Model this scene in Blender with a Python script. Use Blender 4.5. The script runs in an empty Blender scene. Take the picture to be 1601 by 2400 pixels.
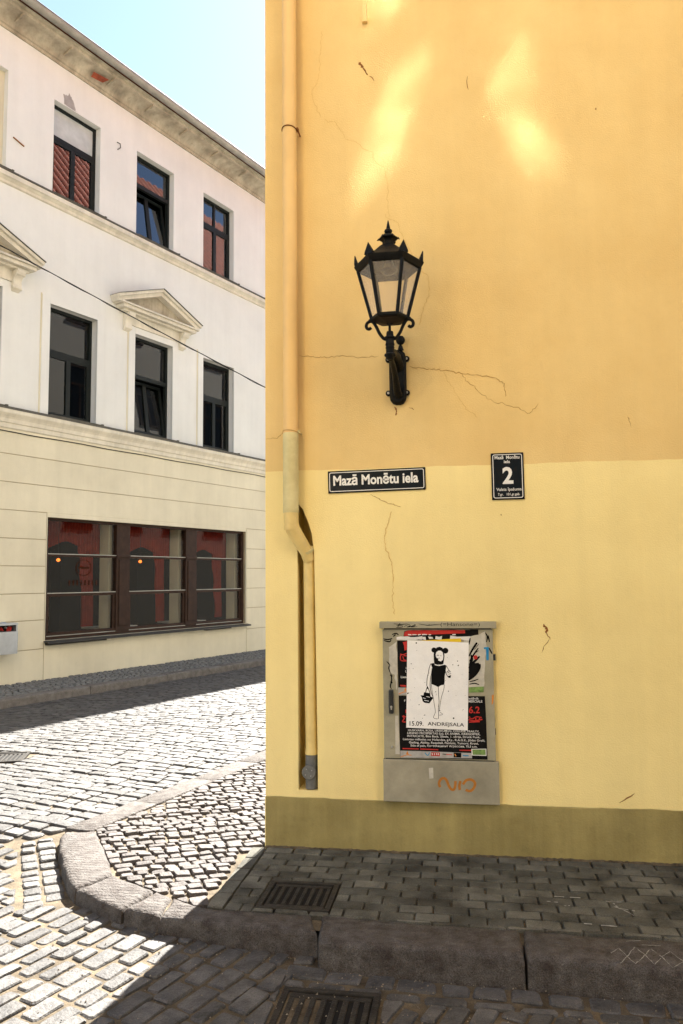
import bpy, math, random
from mathutils import Matrix, Vector
from math import sin, cos, pi, radians, sqrt, atan2
random.seed(7)
scene = bpy.context.scene
COL = scene.collection

# ---------------------------------------------------------------- camera
CAM = Vector((1.219, -4.713, 1.62))
cam_d = bpy.data.cameras.new('camera')
cam = bpy.data.objects.new('camera', cam_d)
COL.objects.link(cam)
cam_d.sensor_fit = 'VERTICAL'
cam_d.sensor_height = 36.0
cam_d.sensor_width = 24.0
cam_d.lens = 27.0
cam_d.clip_start = 0.05
cam_d.clip_end = 600
CAMROT = Matrix.Rotation(radians(8.826), 3, 'Z') @ Matrix.Rotation(radians(94.970), 3, 'X') @ Matrix.Rotation(radians(-0.5495), 3, 'Z')
cam.matrix_world = Matrix.Translation(CAM) @ CAMROT.to_4x4()
scene.camera = cam

# ---------------------------------------------------------------- light
SUN_AZ = radians(8.0)        # from +Y towards +X
SUN_EL = radians(46.0)
world = bpy.data.worlds.new('World')
scene.world = world
world.use_nodes = True
wn = world.node_tree
sky = wn.nodes.new('ShaderNodeTexSky')
sky.sky_type = 'NISHITA'
sky.sun_disc = False
sky.sun_elevation = SUN_EL
sky.sun_rotation = SUN_AZ
sky.air_density = 0.85
sky.dust_density = 0.25
sky.ozone_density = 1.0
bg = wn.nodes['Background']
bg.inputs['Strength'].default_value = 0.05
wn.links.new(sky.outputs[0], bg.inputs['Color'])
sun_d = bpy.data.lights.new('sun', 'SUN')
sun_d.energy = 5.0
sun_d.angle = radians(0.5)
sun_d.color = (1.0, 0.955, 0.885)
sun = bpy.data.objects.new('sun', sun_d)
COL.objects.link(sun)
SUNV = Vector((sin(SUN_AZ) * cos(SUN_EL), cos(SUN_AZ) * cos(SUN_EL), sin(SUN_EL)))
sun.rotation_euler = SUNV.to_track_quat('Z', 'Y').to_euler()
sun.location = (0, 0, 30)
vs = scene.view_settings
vs.view_transform = 'Standard'
vs.look = 'None'
vs.exposure = 2.83
vs.gamma = 1.0
vs.use_curve_mapping = False
cy = scene.cycles
cy.max_bounces = 8
cy.diffuse_bounces = 5
cy.glossy_bounces = 4
cy.transparent_max_bounces = 12
cy.use_denoising = True
cy.sample_clamp_indirect = 0
cy.caustics_reflective = True
cy.use_guiding = True
cy.guiding_training_samples = 128
cy.blur_glossy = 0.02
cy.caustics_refractive = False

# ---------------------------------------------------------------- helpers
class MB:
    """collects shapes of one part"""
    def __init__(s):
        s.v = []; s.f = []; s.m = []
    def add(s, verts, faces, mi=0):
        b = len(s.v)
        s.v += [tuple(x) for x in verts]
        s.f += [tuple(i + b for i in f) for f in faces]
        s.m += [mi] * len(faces)
    def box(s, x0, x1, y0, y1, z0, z1, mi=0):
        s.add([(x0,y0,z0),(x1,y0,z0),(x1,y1,z0),(x0,y1,z0),(x0,y0,z1),(x1,y0,z1),(x1,y1,z1),(x0,y1,z1)],
              [(0,3,2,1),(4,5,6,7),(0,1,5,4),(1,2,6,5),(2,3,7,6),(3,0,4,7)], mi)
    def quad(s, a, b, c, d, mi=0):
        s.add([a, b, c, d], [(0,1,2,3)], mi)
    def prism(s, pts, ax, a0, a1, mi=0):
        """pts 2D polygon extruded along axis ax ('x','y','z') from a0 to a1"""
        n = len(pts)
        def P(p, a):
            return {'x': (a, p[0], p[1]), 'y': (p[0], a, p[1]), 'z': (p[0], p[1], a)}[ax]
        vs_ = [P(p, a0) for p in pts] + [P(p, a1) for p in pts]
        fs = [tuple(range(n))[::-1], tuple(range(n, 2*n))] + [(i, (i+1) % n, n+(i+1) % n, n+i) for i in range(n)]
        s.add(vs_, fs, mi)
    def sweep(s, pts, ax, a0, a1, mi=0):
        """open profile extruded (sheet)"""
        n = len(pts)
        def P(p, a):
            return {'x': (a, p[0], p[1]), 'y': (p[0], a, p[1]), 'z': (p[0], p[1], a)}[ax]
        s.add([P(p, a0) for p in pts] + [P(p, a1) for p in pts], [(i, i+1, n+i+1, n+i) for i in range(n-1)], mi)
    def tube(s, path, r, seg=10, cap=True, mi=0):
        path = [Vector(p) for p in path]
        n = len(path)
        rr = r if isinstance(r, (list, tuple)) else [r]*n
        t0 = (path[1]-path[0]).normalized()
        up = Vector((0,0,1)) if abs(t0.z) < .9 else Vector((1,0,0))
        nx = t0.cross(up).normalized()
        vs_ = []
        for i, p in enumerate(path):
            t = ((path[min(i+1,n-1)]-p).normalized() + (p-path[max(i-1,0)]).normalized())
            t = t.normalized() if t.length > 1e-6 else t0
            nx = (nx - t*nx.dot(t)).normalized()
            ny = t.cross(nx)
            for k in range(seg):
                a = 2*pi*k/seg
                vs_.append(p + (nx*cos(a) + ny*sin(a))*rr[i])
        fs = []
        for i in range(n-1):
            for k in range(seg):
                fs.append((i*seg+k, i*seg+(k+1) % seg, (i+1)*seg+(k+1) % seg, (i+1)*seg+k))
        if cap:
            fs.append(tuple(range(seg))[::-1]); fs.append(tuple((n-1)*seg+k for k in range(seg)))
        s.add(vs_, fs, mi)
    def lathe(s, prof, cx, cy_, seg=16, rot=0, cap=True, mi=0):
        """prof: list of (r,z) about a vertical axis"""
        vs_ = []
        for r, z in prof:
            for k in range(seg):
                a = rot + 2*pi*k/seg
                vs_.append((cx + r*cos(a), cy_ + r*sin(a), z))
        n = len(prof)
        fs = []
        for i in range(n-1):
            for k in range(seg):
                fs.append((i*seg+k, i*seg+(k+1) % seg, (i+1)*seg+(k+1) % seg, (i+1)*seg+k))
        if cap:
            fs.append(tuple(range(seg))[::-1]); fs.append(tuple((n-1)*seg+k for k in range(seg)))
        s.add(vs_, fs, mi)
    def build(s, name, mat, parent=None, smooth=False, bevel=0, auto=None):
        me = bpy.data.meshes.new(name)
        me.from_pydata(s.v, [], s.f)
        mats = mat if isinstance(mat, (list, tuple)) else [mat]
        for m in mats: me.materials.append(m)
        if len(mats) > 1: me.polygons.foreach_set('material_index', s.m)
        if smooth: me.polygons.foreach_set('use_smooth', [True]*len(me.polygons))
        if auto is not None:
            me.polygons.foreach_set('use_smooth', [True]*len(me.polygons))
            me.set_sharp_from_angle(angle=radians(auto))
        me.update()
        o = bpy.data.objects.new(name, me)
        COL.objects.link(o)
        if parent: o.parent = parent
        if bevel:
            bm_ = o.modifiers.new('bevel', 'BEVEL'); bm_.width = bevel; bm_.segments = 2; bm_.limit_method = 'ANGLE'
        return o

def empty(name, loc=(0,0,0), rz=0, label=None, cat=None, group=None):
    o = bpy.data.objects.new(name, None)
    COL.objects.link(o)
    o.location = loc
    o.rotation_euler = (0, 0, rz)
    tag(o, label, cat, group)
    return o
def tag(o, label=None, cat=None, group=None, kind=None):
    if label: o['label'] = label
    if cat: o['category'] = cat
    if group: o['group'] = group
    if kind: o['kind'] = kind
    return o
def ss(a, b, x):
    t = min(1, max(0, (x-a)/(b-a)))
    return t*t*(3-2*t)

# ---------------------------------------------------------------- materials
def mat(name, col, rough=.8, var=.12, vscale=3.0, bump=.0, bscale=60., metal=0., spec=.3, hue=None, island=0., fine=.0, detail=6, streak=0., trowel=0.):
    """principled with two scales of colour noise and a bump; island = brightness spread per stone"""
    m = bpy.data.materials.new(name)
    m.use_nodes = True
    nt = m.node_tree
    p = nt.nodes['Principled BSDF']
    p.inputs['Roughness'].default_value = rough
    p.inputs['Metallic'].default_value = metal
    p.inputs['Specular IOR Level'].default_value = spec
    geo = nt.nodes.new('ShaderNodeNewGeometry')
    nz = nt.nodes.new('ShaderNodeTexNoise')
    nz.inputs['Scale'].default_value = vscale
    nz.inputs['Detail'].default_value = detail
    nz.inputs['Roughness'].default_value = .62
    nt.links.new(geo.outputs['Position'], nz.inputs['Vector'])
    ramp = nt.nodes.new('ShaderNodeValToRGB')
    c = Vector(col)
    h = Vector(hue) if hue else c
    ramp.color_ramp.elements[0].position = .3
    ramp.color_ramp.elements[1].position = .7
    ramp.color_ramp.elements[0].color = (*(h*(1-var)), 1)
    ramp.color_ramp.elements[1].color = (*(c*(1+var)), 1)
    nt.links.new(nz.outputs['Fac'], ramp.inputs['Fac'])
    out = ramp.outputs['Color']
    def mul(sock, val_sock, lo, hi):
        mr = nt.nodes.new('ShaderNodeMapRange')
        mr.inputs['To Min'].default_value = lo; mr.inputs['To Max'].default_value = hi
        nt.links.new(val_sock, mr.inputs['Value'])
        mx = nt.nodes.new('ShaderNodeMix'); mx.data_type = 'RGBA'; mx.blend_type = 'MULTIPLY'
        mx.inputs['Factor'].default_value = 1
        nt.links.new(sock, mx.inputs['A']); nt.links.new(mr.outputs[0], mx.inputs['B'])
        return mx.outputs['Result']
    if island:
        oi = nt.nodes.new('ShaderNodeObjectInfo')
        ad = nt.nodes.new('ShaderNodeMath'); ad.operation = 'ADD'
        nt.links.new(oi.outputs['Random'], ad.inputs[0]); nt.links.new(geo.outputs['Random Per Island'], ad.inputs[1])
        fr = nt.nodes.new('ShaderNodeMath'); fr.operation = 'FRACT'
        nt.links.new(ad.outputs[0], fr.inputs[0])
        out = mul(out, fr.outputs[0], 1-island, 1+island)
    if fine:
        nf = nt.nodes.new('ShaderNodeTexNoise')
        nf.inputs['Scale'].default_value = 240; nf.inputs['Detail'].default_value = 3
        nt.links.new(geo.outputs['Position'], nf.inputs['Vector'])
        mr0 = nt.nodes.new('ShaderNodeMapRange'); mr0.inputs['From Min'].default_value = .3; mr0.inputs['From Max'].default_value = .7
        nt.links.new(nf.outputs['Fac'], mr0.inputs['Value'])
        out = mul(out, mr0.outputs[0], 1-fine, 1+fine)
    if streak:
        mp = nt.nodes.new('ShaderNodeMapping'); mp.inputs['Scale'].default_value = (5, 5, .35)
        nt.links.new(geo.outputs['Position'], mp.inputs['Vector'])
        ns = nt.nodes.new('ShaderNodeTexNoise'); ns.inputs['Scale'].default_value = 1.0; ns.inputs['Detail'].default_value = 7; ns.inputs['Roughness'].default_value = .65
        nt.links.new(mp.outputs[0], ns.inputs['Vector'])
        mrs = nt.nodes.new('ShaderNodeMapRange'); mrs.inputs['From Min'].default_value = .35; mrs.inputs['From Max'].default_value = .62
        nt.links.new(ns.outputs['Fac'], mrs.inputs['Value'])
        out = mul(out, mrs.outputs[0], 1-streak, 1+streak*.35)
        nc = nt.nodes.new('ShaderNodeTexNoise'); nc.inputs['Scale'].default_value = 9; nc.inputs['Detail'].default_value = 8; nc.inputs['Roughness'].default_value = .7
        nt.links.new(geo.outputs['Position'], nc.inputs['Vector'])
        mrc = nt.nodes.new('ShaderNodeMapRange'); mrc.inputs['From Min'].default_value = .30; mrc.inputs['From Max'].default_value = .45
        nt.links.new(nc.outputs['Fac'], mrc.inputs['Value'])
        out = mul(out, mrc.outputs[0], 1-streak*.8, 1)
    nt.links.new(out, p.inputs['Base Color'])
    if bump:
        nb = nt.nodes.new('ShaderNodeTexNoise')
        nb.inputs['Scale'].default_value = bscale; nb.inputs['Detail'].default_value = 5
        nt.links.new(geo.outputs['Position'], nb.inputs['Vector'])
        b = nt.nodes.new('ShaderNodeBump')
        b.inputs['Strength'].default_value = bump
        b.inputs['Distance'].default_value = .01
        nt.links.new(nb.outputs['Fac'], b.inputs['Height'])
        if trowel:
            n2 = nt.nodes.new('ShaderNodeTexNoise'); n2.inputs['Scale'].default_value = 5; n2.inputs['Detail'].default_value = 4; n2.inputs['Distortion'].default_value = .6
            nt.links.new(geo.outputs['Position'], n2.inputs['Vector'])
            b2 = nt.nodes.new('ShaderNodeBump'); b2.inputs['Strength'].default_value = trowel; b2.inputs['Distance'].default_value = .03
            nt.links.new(n2.outputs['Fac'], b2.inputs['Height']); nt.links.new(b2.outputs['Normal'], b.inputs['Normal'])
        nt.links.new(b.outputs['Normal'], p.inputs['Normal'])
    return m
def glass(name, tint=(1,1,1), refl=.12, rough=.0, bump=0, bscale=20, rmin=0.05):
    m = bpy.data.materials.new(name); m.use_nodes = True
    nt = m.node_tree; nt.nodes.clear()
    o = nt.nodes.new('ShaderNodeOutputMaterial')
    tr = nt.nodes.new('ShaderNodeBsdfTransparent'); tr.inputs[0].default_value = (*tint, 1)
    gl = nt.nodes.new('ShaderNodeBsdfGlossy'); gl.inputs['Roughness'].default_value = rough
    lw = nt.nodes.new('ShaderNodeLayerWeight'); lw.inputs['Blend'].default_value = .35
    mr = nt.nodes.new('ShaderNodeMapRange'); mr.inputs['To Min'].default_value = rmin; mr.inputs['To Max'].default_value = refl*4
    nt.links.new(lw.outputs['Fresnel'], mr.inputs['Value'])
    gb = nt.nodes.new('ShaderNodeNewGeometry'); iv = nt.nodes.new('ShaderNodeMath'); iv.operation = 'SUBTRACT'; iv.inputs[0].default_value = 1
    nt.links.new(gb.outputs['Backfacing'], iv.inputs[1])
    fm = nt.nodes.new('ShaderNodeMath'); fm.operation = 'MULTIPLY'      # only the outer face of a pane mirrors
    nt.links.new(mr.outputs[0], fm.inputs[0]); nt.links.new(iv.outputs[0], fm.inputs[1])
    mx = nt.nodes.new('ShaderNodeMixShader')
    nt.links.new(fm.outputs[0], mx.inputs[0]); nt.links.new(tr.outputs[0], mx.inputs[1]); nt.links.new(gl.outputs[0], mx.inputs[2])
    nt.links.new(mx.outputs[0], o.inputs[0])
    if bump:
        geo = nt.nodes.new('ShaderNodeNewGeometry')
        nb = nt.nodes.new('ShaderNodeTexNoise'); nb.inputs['Scale'].default_value = bscale
        nt.links.new(geo.outputs['Position'], nb.inputs['Vector'])
        b = nt.nodes.new('ShaderNodeBump'); b.inputs['Strength'].default_value = bump; b.inputs['Distance'].default_value = .01
        nt.links.new(nb.outputs['Fac'], b.inputs['Height']); nt.links.new(b.outputs['Normal'], gl.inputs['Normal'])
    return m
def emis(name, col, s):
    m = bpy.data.materials.new(name); m.use_nodes = True
    p = m.node_tree.nodes['Principled BSDF']
    p.inputs['Base Color'].default_value = (*col, 1)
    p.inputs['Emission Color'].default_value = (*col, 1)
    p.inputs['Emission Strength'].default_value = s
    return m
#MATS
M = {}
M['wall_up'] = mat('ochre_plaster', (.755,.56,.24), .85, .055, 1.3, .25, 120, hue=(.75,.525,.205), fine=.035, streak=.032, trowel=.12)
M['wall_low'] = mat('pale_yellow_plaster', (.86,.71,.32), .85, .055, 1.1, .25, 120, hue=(.845,.675,.29), fine=.035, streak=.035, trowel=.12)
M['plinth'] = mat('olive_plinth_paint', (.33,.27,.105), .8, .2, 1.6, .25, 100, hue=(.27,.215,.075), fine=.12, streak=.2, trowel=.15)
M['white'] = mat('cream_white_plaster', (.735,.735,.70), .85, .05, .8, .15, 60, hue=(.72,.72,.685), streak=.028)
M['beige'] = mat('beige_plaster', (.70,.645,.49), .85, .06, .9, .15, 60, hue=(.665,.61,.46), streak=.04)
M['trim'] = mat('pale_trim_plaster', (.68,.635,.53), .85, .10, 1.5, .1, 60, streak=.14)
M['cornice'] = mat('weathered_shade_plaster', (.46,.41,.31), .85, .2, 2.5, .2, 40, hue=(.40,.34,.25), streak=.25)
M['groove'] = mat('groove_plaster', (.40,.32,.20), .9, .1)
M['sett'] = mat('granite_sett', (.084,.080,.075), .66, .34, 12, .6, 60, spec=.25, hue=(.066,.064,.062), island=.24, fine=.34)
M['small_sett'] = mat('granite_small_sett', (.086,.076,.069), .7, .3, 18, .7, 70, spec=.25, hue=(.066,.055,.049), island=.28, fine=.38)
M['kerb'] = mat('granite_kerb', (.085,.078,.071), .8, .3, 14, .8, 110, spec=.2, hue=(.062,.049,.042), island=.1, fine=.5)
M['paver'] = mat('grey_concrete_paver', (.098,.096,.080), .85, .45, 4, .5, 110, spec=.15, hue=(.070,.066,.053), island=.3, fine=.35, streak=.0)
M['joint'] = mat('sandy_joint', (.10,.078,.050), .95, .45, 7, .6, 60, hue=(.06,.046,.028), fine=.3)
M['dirt'] = mat('dark_joint_dirt', (.030,.026,.021), .95, .4, 8, .5, 60)
M['iron'] = mat('black_lamp_iron', (.0045,.005,.005), .5, .3, 30, .3, 120, spec=.14)
M['rust_iron'] = mat('rusty_lamp_iron', (.018,.010,.006), .7, .5, 25, .3, 80)
M['grate'] = mat('worn_drain_iron', (.030,.027,.023), .65, .4, 20, .5, 120, spec=.15)
M['pit_shade_plate'] = mat('painted_pit_shade', (.006,.006,.006), .9, .1)
M['pipe'] = mat('ochre_painted_pipe', (.76,.50,.19), .5, .06, 3, .03, 40, spec=.4)
M['pipe_low'] = mat('pale_painted_pipe', (.76,.58,.22), .5, .10, 5, .05, 40, spec=.4, hue=(.68,.50,.18))
M['pipe_grey'] = mat('pale_green_grey_pipe', (.62,.54,.27), .5, .12, 6, .05, 40, hue=(.56,.46,.2))
M['cast'] = mat('grey_cast_iron', (.14,.14,.13), .6, .3, 25, .3, 90)
M['rust'] = mat('rust_stain', (.22,.085,.02), .9, .4, 30)
M['crack'] = mat('plaster_crack', (.42,.25,.075), .95, .2, 20)
M['crack_pale'] = mat('filled_crack', (.60,.39,.13), .95, .1, 20)
M['sign'] = mat('blue_black_enamel', (.006,.010,.014), .3, .2, 12, spec=.2)
M['sign_edge'] = mat('black_sign_edge', (.005,.006,.007), .4, .1, spec=.15)
M['sign_white'] = mat('white_enamel', (.78,.77,.72), .35, .05, 20, spec=.5)
M['cab'] = mat('olive_grey_cabinet_paint', (.33,.305,.215), .6, .14, 6, .08, 60, hue=(.30,.275,.185), fine=.08)
M['cab_base'] = mat('grey_cabinet_base_paint', (.335,.305,.22), .65, .16, 5, .08, 60, hue=(.29,.265,.19), fine=.08)
M['cab_dark'] = mat('dark_gap', (.02,.018,.014), .8, .1)
M['handle'] = mat('black_handle_plastic', (.014,.016,.018), .35, .2, 20, spec=.5)
M['paper'] = mat('white_poster_paper', (.84,.825,.79), .8, .05, 9, .7, 14, fine=.04)
M['paper_old'] = mat('old_poster_paper', (.50,.47,.39), .85, .2, 20, .3, 30)
M['black_print'] = mat('black_poster_print', (.009,.0085,.008), .6, .4, 12, spec=.06)
M['ink'] = mat('black_ink', (.006,.006,.006), .7, .15, 20, spec=.06)
M['ink_red'] = mat('red_ink', (.48,.025,.018), .6, .2, 15)
M['ink_white'] = mat('white_ink', (.70,.68,.64), .7, .1, 30)
M['ink_yellow'] = mat('yellow_ink', (.75,.50,.02), .6, .1)
M['ink_blue'] = mat('blue_ink', (.02,.22,.42), .6, .1)
M['ink_green'] = mat('green_photo_print', (.16,.26,.07), .6, .5, 60)
M['ink_orange'] = mat('orange_ink', (.62,.22,.03), .6, .1)
M['ink_grey'] = mat('grey_print', (.40,.38,.35), .7, .2, 30)
M['spray'] = mat('brown_spray_paint', (.42,.16,.025), .6, .15, 40)
M['dark_frame'] = mat('dark_green_window_paint', (.010,.013,.012), .5, .2, 12, .1, 60, spec=.2)
M['brown_frame'] = mat('brown_window_wood', (.036,.018,.011), .55, .3, 8, .25, 40, spec=.15)
M['sill_metal'] = mat('dark_sill_metal', (.045,.045,.045), .4, .3, 8, metal=.5)
M['zinc'] = mat('zinc_gutter', (.36,.35,.31), .5, .2, 5, metal=.35)
M['flash'] = mat('dull_flashing', (.10,.095,.08), .6, .3, 6)
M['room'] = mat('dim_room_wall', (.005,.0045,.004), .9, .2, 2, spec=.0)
M['room_light'] = mat('room_pier_plaster', (.52,.47,.35), .9, .05, spec=.05)
M['curtain'] = mat('red_curtain', (.22,.026,.014), .95, .25, 8, spec=.0)
M['sky_pane'] = mat('painted_sky_pane', (.46,.50,.49), .25, .12, 5, spec=.5)  # sky reflection painted as the pale colour of an opaque pane
M['emblem'] = mat('faded_red_print', (.045,.012,.005), .8, .3, 20, spec=.05)
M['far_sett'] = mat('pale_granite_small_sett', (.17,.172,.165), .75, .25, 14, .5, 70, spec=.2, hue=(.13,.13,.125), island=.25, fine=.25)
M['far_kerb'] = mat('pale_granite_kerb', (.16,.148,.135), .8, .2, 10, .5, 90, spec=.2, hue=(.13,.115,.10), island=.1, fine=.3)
M['grit'] = mat('grit', (.20,.17,.13), .95, .6, 90, spec=.1, island=.6)
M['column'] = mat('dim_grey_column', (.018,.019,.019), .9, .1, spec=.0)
M['net'] = mat('pale_window_blind', (.55,.58,.56), .9, .05)
M['glass'] = glass('window_glass', (.75,.80,.78), .36, bump=.006, bscale=1.5, rmin=.05)
M['glass_dull'] = glass('dull_window_glass', (.75,.78,.74), .22, bump=.01, bscale=2, rmin=.01)
M['shop_glass'] = glass('shop_window_glass', (.90,.90,.88), .075, rmin=.003)
M['lamp_glass'] = glass('hammered_lamp_glass', (.97,.95,.92), .10, rough=.15, bump=.5, bscale=160, rmin=.03)
_nt = M['lamp_glass'].node_tree
_mx = [n for n in _nt.nodes if n.type == 'MIX_SHADER'][0]; _tr = [n for n in _nt.nodes if n.type == 'BSDF_TRANSPARENT'][0]
_tl = _nt.nodes.new('ShaderNodeBsdfTranslucent'); _tl.inputs[0].default_value = (.95,.92,.88,1)
_df = _nt.nodes.new('ShaderNodeBsdfDiffuse'); _df.inputs[0].default_value = (.95,.86,.72,1)
_m2 = _nt.nodes.new('ShaderNodeMixShader'); _m2.inputs[0].default_value = .5
_nt.links.new(_tl.outputs[0], _m2.inputs[1]); _nt.links.new(_df.outputs[0], _m2.inputs[2])
_m3 = _nt.nodes.new('ShaderNodeMixShader'); _m3.inputs[0].default_value = .26
_nt.links.new(_tr.outputs[0], _m3.inputs[1]); _nt.links.new(_m2.outputs[0], _m3.inputs[2])
_nt.links.new(_m3.outputs[0], _mx.inputs[1])
M['sun_mirror'] = mat('wavy_metal_mirror', (.088,.092,.098), .05, .0, 1, metal=1.0)  # metal mirror in place of glass, added to reflect sun onto the yellow wall
M['steel'] = mat('brushed_bin_steel', (.38,.40,.42), .35, .1, 10, metal=.6)
M['tile'] = mat('red_roof_tile', (.36,.085,.04), .7, .3, 6, hue=(.26,.055,.025))
M['napkin'] = mat('white_napkin', (.8,.8,.78), .8, .03)
M['plastic_red'] = mat('red_litter', (.55,.04,.03), .5, .2, 40)
M['bulb'] = emis('warm_bulb', (1.0, .22, .03), .35)
M['opp_house'] = mat('ochre_house_render', (.66,.54,.36), .85, .06, 1)
M['opp'] = mat('pale_ochre_render', (.68,.64,.55), .85, .06, 1)
M['wire'] = mat('cable_rubber', (.015,.015,.015), .6, .1)
M['screw'] = mat('bright_screw', (.45,.45,.43), .4, .1, metal=.7)
M['ground'] = mat('far_ground', (.12,.11,.10), .9, .2, .5)

_nt = M['kerb'].node_tree
_w = _nt.nodes.new('ShaderNodeTexWave'); _w.bands_direction = 'Y'; _w.inputs['Scale'].default_value = 9; _w.inputs['Distortion'].default_value = 5; _w.inputs['Detail'].default_value = 3; _w.inputs['Detail Scale'].default_value = 4
_g = [n for n in _nt.nodes if n.type == 'NEW_GEOMETRY'][0]; _b = [n for n in _nt.nodes if n.type == 'BUMP'][0]
_nt.links.new(_g.outputs['Position'], _w.inputs['Vector'])
_b2 = _nt.nodes.new('ShaderNodeBump'); _b2.inputs['Strength'].default_value = .5; _b2.inputs['Distance'].default_value = .006
_nt.links.new(_w.outputs['Fac'], _b2.inputs['Height']); _nt.links.new(_b.outputs['Normal'], _b2.inputs['Normal'])
_nt.links.new(_b2.outputs['Normal'], _nt.nodes['Principled BSDF'].inputs['Normal'])
#TEXTHELP
def text_mesh(s, font=None, bold=0.0, xs=1.0, space=1.0):
    cu = bpy.data.curves.new('lettering', 'FONT')
    cu.body = s; cu.size = 1.0; cu.offset = bold; cu.space_character = space
    cu.resolution_u = 3
    o = bpy.data.objects.new('lettering', cu)
    COL.objects.link(o)
    dg = bpy.context.evaluated_depsgraph_get()
    me = bpy.data.meshes.new_from_object(o.evaluated_get(dg))
    vs_ = [(v.co.x*xs, v.co.y) for v in me.vertices]
    fs = [tuple(p.vertices) for p in me.polygons]
    bpy.data.objects.remove(o); bpy.data.curves.remove(cu); bpy.data.meshes.remove(me)
    return vs_, fs
def put_text(mb, s, place, w=None, h=None, x0=0, y0=0, bold=0.0, xs=1.0, mi=0, align='L'):
    """fit text into width w and/or height h (of its box), map each 2D point through place(x,y)->3D"""
    vs_, fs = text_mesh(s, None, bold, xs)
    if not vs_: return
    ax = min(v[0] for v in vs_); bx = max(v[0] for v in vs_)
    ay = min(v[1] for v in vs_); by = max(v[1] for v in vs_)
    ky = (h/(by-ay)) if h else None
    kx = (w/(bx-ax)) if w else ky
    if ky is None: ky = kx
    off = 0 if align == 'L' else -(bx-ax)*kx/2
    mb.add([place(x0 + off + (v[0]-ax)*kx, y0 + (v[1]-ay)*ky) for v in vs_], fs, mi)

# ---------------------------------------------------------------- frames of reference
W0 = Vector((-6.013, 6.605, 0))
U = Vector((.3855, .9227, 0)); N = Vector((.9227, -.3855, 0))
WROT = atan2(U.y, U.x)
BD = Vector((.292, .956, 0))           # direction of the flush kerb band
def zroad(x, y):
    z = -.13 + .112*ss(-.5, .35, y)
    v = (x-W0.x)*N.x + (y-W0.y)*N.y
    return z - .095*(1-ss(1.4, 4.2, v))
def clip(poly, zone):
    """convex clip of poly by a CCW convex zone"""
    out = list(poly)
    n = len(zone)
    for i in range(n):
        ax, ay = zone[i]; bx, by = zone[(i+1) % n]
        inp = out; out = []
        for j in range(len(inp)):
            p = inp[j]; q = inp[(j+1) % len(inp)]
            sp = (bx-ax)*(p[1]-ay)-(by-ay)*(p[0]-ax)
            sq = (bx-ax)*(q[1]-ay)-(by-ay)*(q[0]-ax)
            if sp >= 0: out.append(p)
            if sp*sq < 0:
                t = sp/(sp-sq)
                out.append((p[0]+(q[0]-p[0])*t, p[1]+(q[1]-p[1])*t))
        if len(out) < 3: return []
    return out
def area(p):
    return .5*sum(p[i][0]*p[(i+1) % len(p)][1]-p[(i+1) % len(p)][0]*p[i][1] for i in range(len(p)))
def ccw(p):
    return list(p) if area(p) > 0 else list(p)[::-1]
def rows(zone, ang, rw, ln, gap, skip=(), jit=.006, seed=1, wob=.01, bend=0., minfrac=.3):
    """stones in rows along direction ang over a convex zone; returns polygons"""
    rnd = random.Random(seed)
    zone = ccw(zone)
    ca, sa = cos(ang), sin(ang)
    loc = [(x*ca+y*sa, -x*sa+y*ca) for x, y in zone]
    a0 = min(p[0] for p in loc)-.3; a1 = max(p[0] for p in loc)+.3
    b0 = min(p[1] for p in loc)-.3; b1 = max(p[1] for p in loc)+.3
    out = []
    b = b0
    while b < b1:
        w = rnd.uniform(*rw)
        a = a0 + rnd.uniform(-ln[1], 0)
        ph = rnd.uniform(0, 6)
        while a < a1:
            l = rnd.uniform(*ln)
            if rnd.random() < .08: l *= .7
            def C(aa, bb):
                bb2 = bb + wob*sin(aa*2.1+ph*.3) + bend*(aa-(a0+a1)/2)**2 + rnd.uniform(-jit, jit)
                aa2 = aa + rnd.uniform(-jit, jit)
                return (aa2*ca-bb2*sa, aa2*sa+bb2*ca)
            g = gap*rnd.uniform(.6, 1.5)/2
            q = [C(a+g, b+g), C(a+l-g, b+g), C(a+l-g, b+w-g), C(a+g, b+w-g)]
            full = abs(area(q))
            q = clip(q, zone)
            if len(q) >= 3 and area(q) > minfrac*full:
                cx = sum(p[0] for p in q)/len(q); cy_ = sum(p[1] for p in q)/len(q)
                if not any(x0 < cx < x1 and y0 < cy_ < y1 for x0, x1, y0, y1 in skip):
                    out.append(q)
            a += l
        b += w
    return out
def cutrect(poly, r, small=.0012):
    x0, x1, y0, y1 = r; B = 90
    if max(p[0] for p in poly) < x0 or min(p[0] for p in poly) > x1 or max(p[1] for p in poly) < y0 or min(p[1] for p in poly) > y1: return [poly]
    out = [clip(poly, z) for z in ([(-B,-B),(x0,-B),(x0,B),(-B,B)], [(x1,-B),(B,-B),(B,B),(x1,B)], [(x0,y1),(x1,y1),(x1,B),(x0,B)], [(x0,-B),(x1,-B),(x1,y0),(x0,y0)])]
    return [p for p in out if len(p) > 2 and area(p) > small]
def chamfer(poly, c, rnd):
    out = []
    n = len(poly)
    for i in range(n):
        p = Vector(poly[i]); a = Vector(poly[i-1]); b = Vector(poly[(i+1) % n])
        la = (a-p).length; lb = (b-p).length
        if la < 1e-4 or lb < 1e-4: continue
        out.append(p+(a-p)/la*min(c*rnd.uniform(.6,1.4), la*.4)); out.append(p+(b-p)/lb*min(c*rnd.uniform(.6,1.4), lb*.4))
    return out
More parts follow.
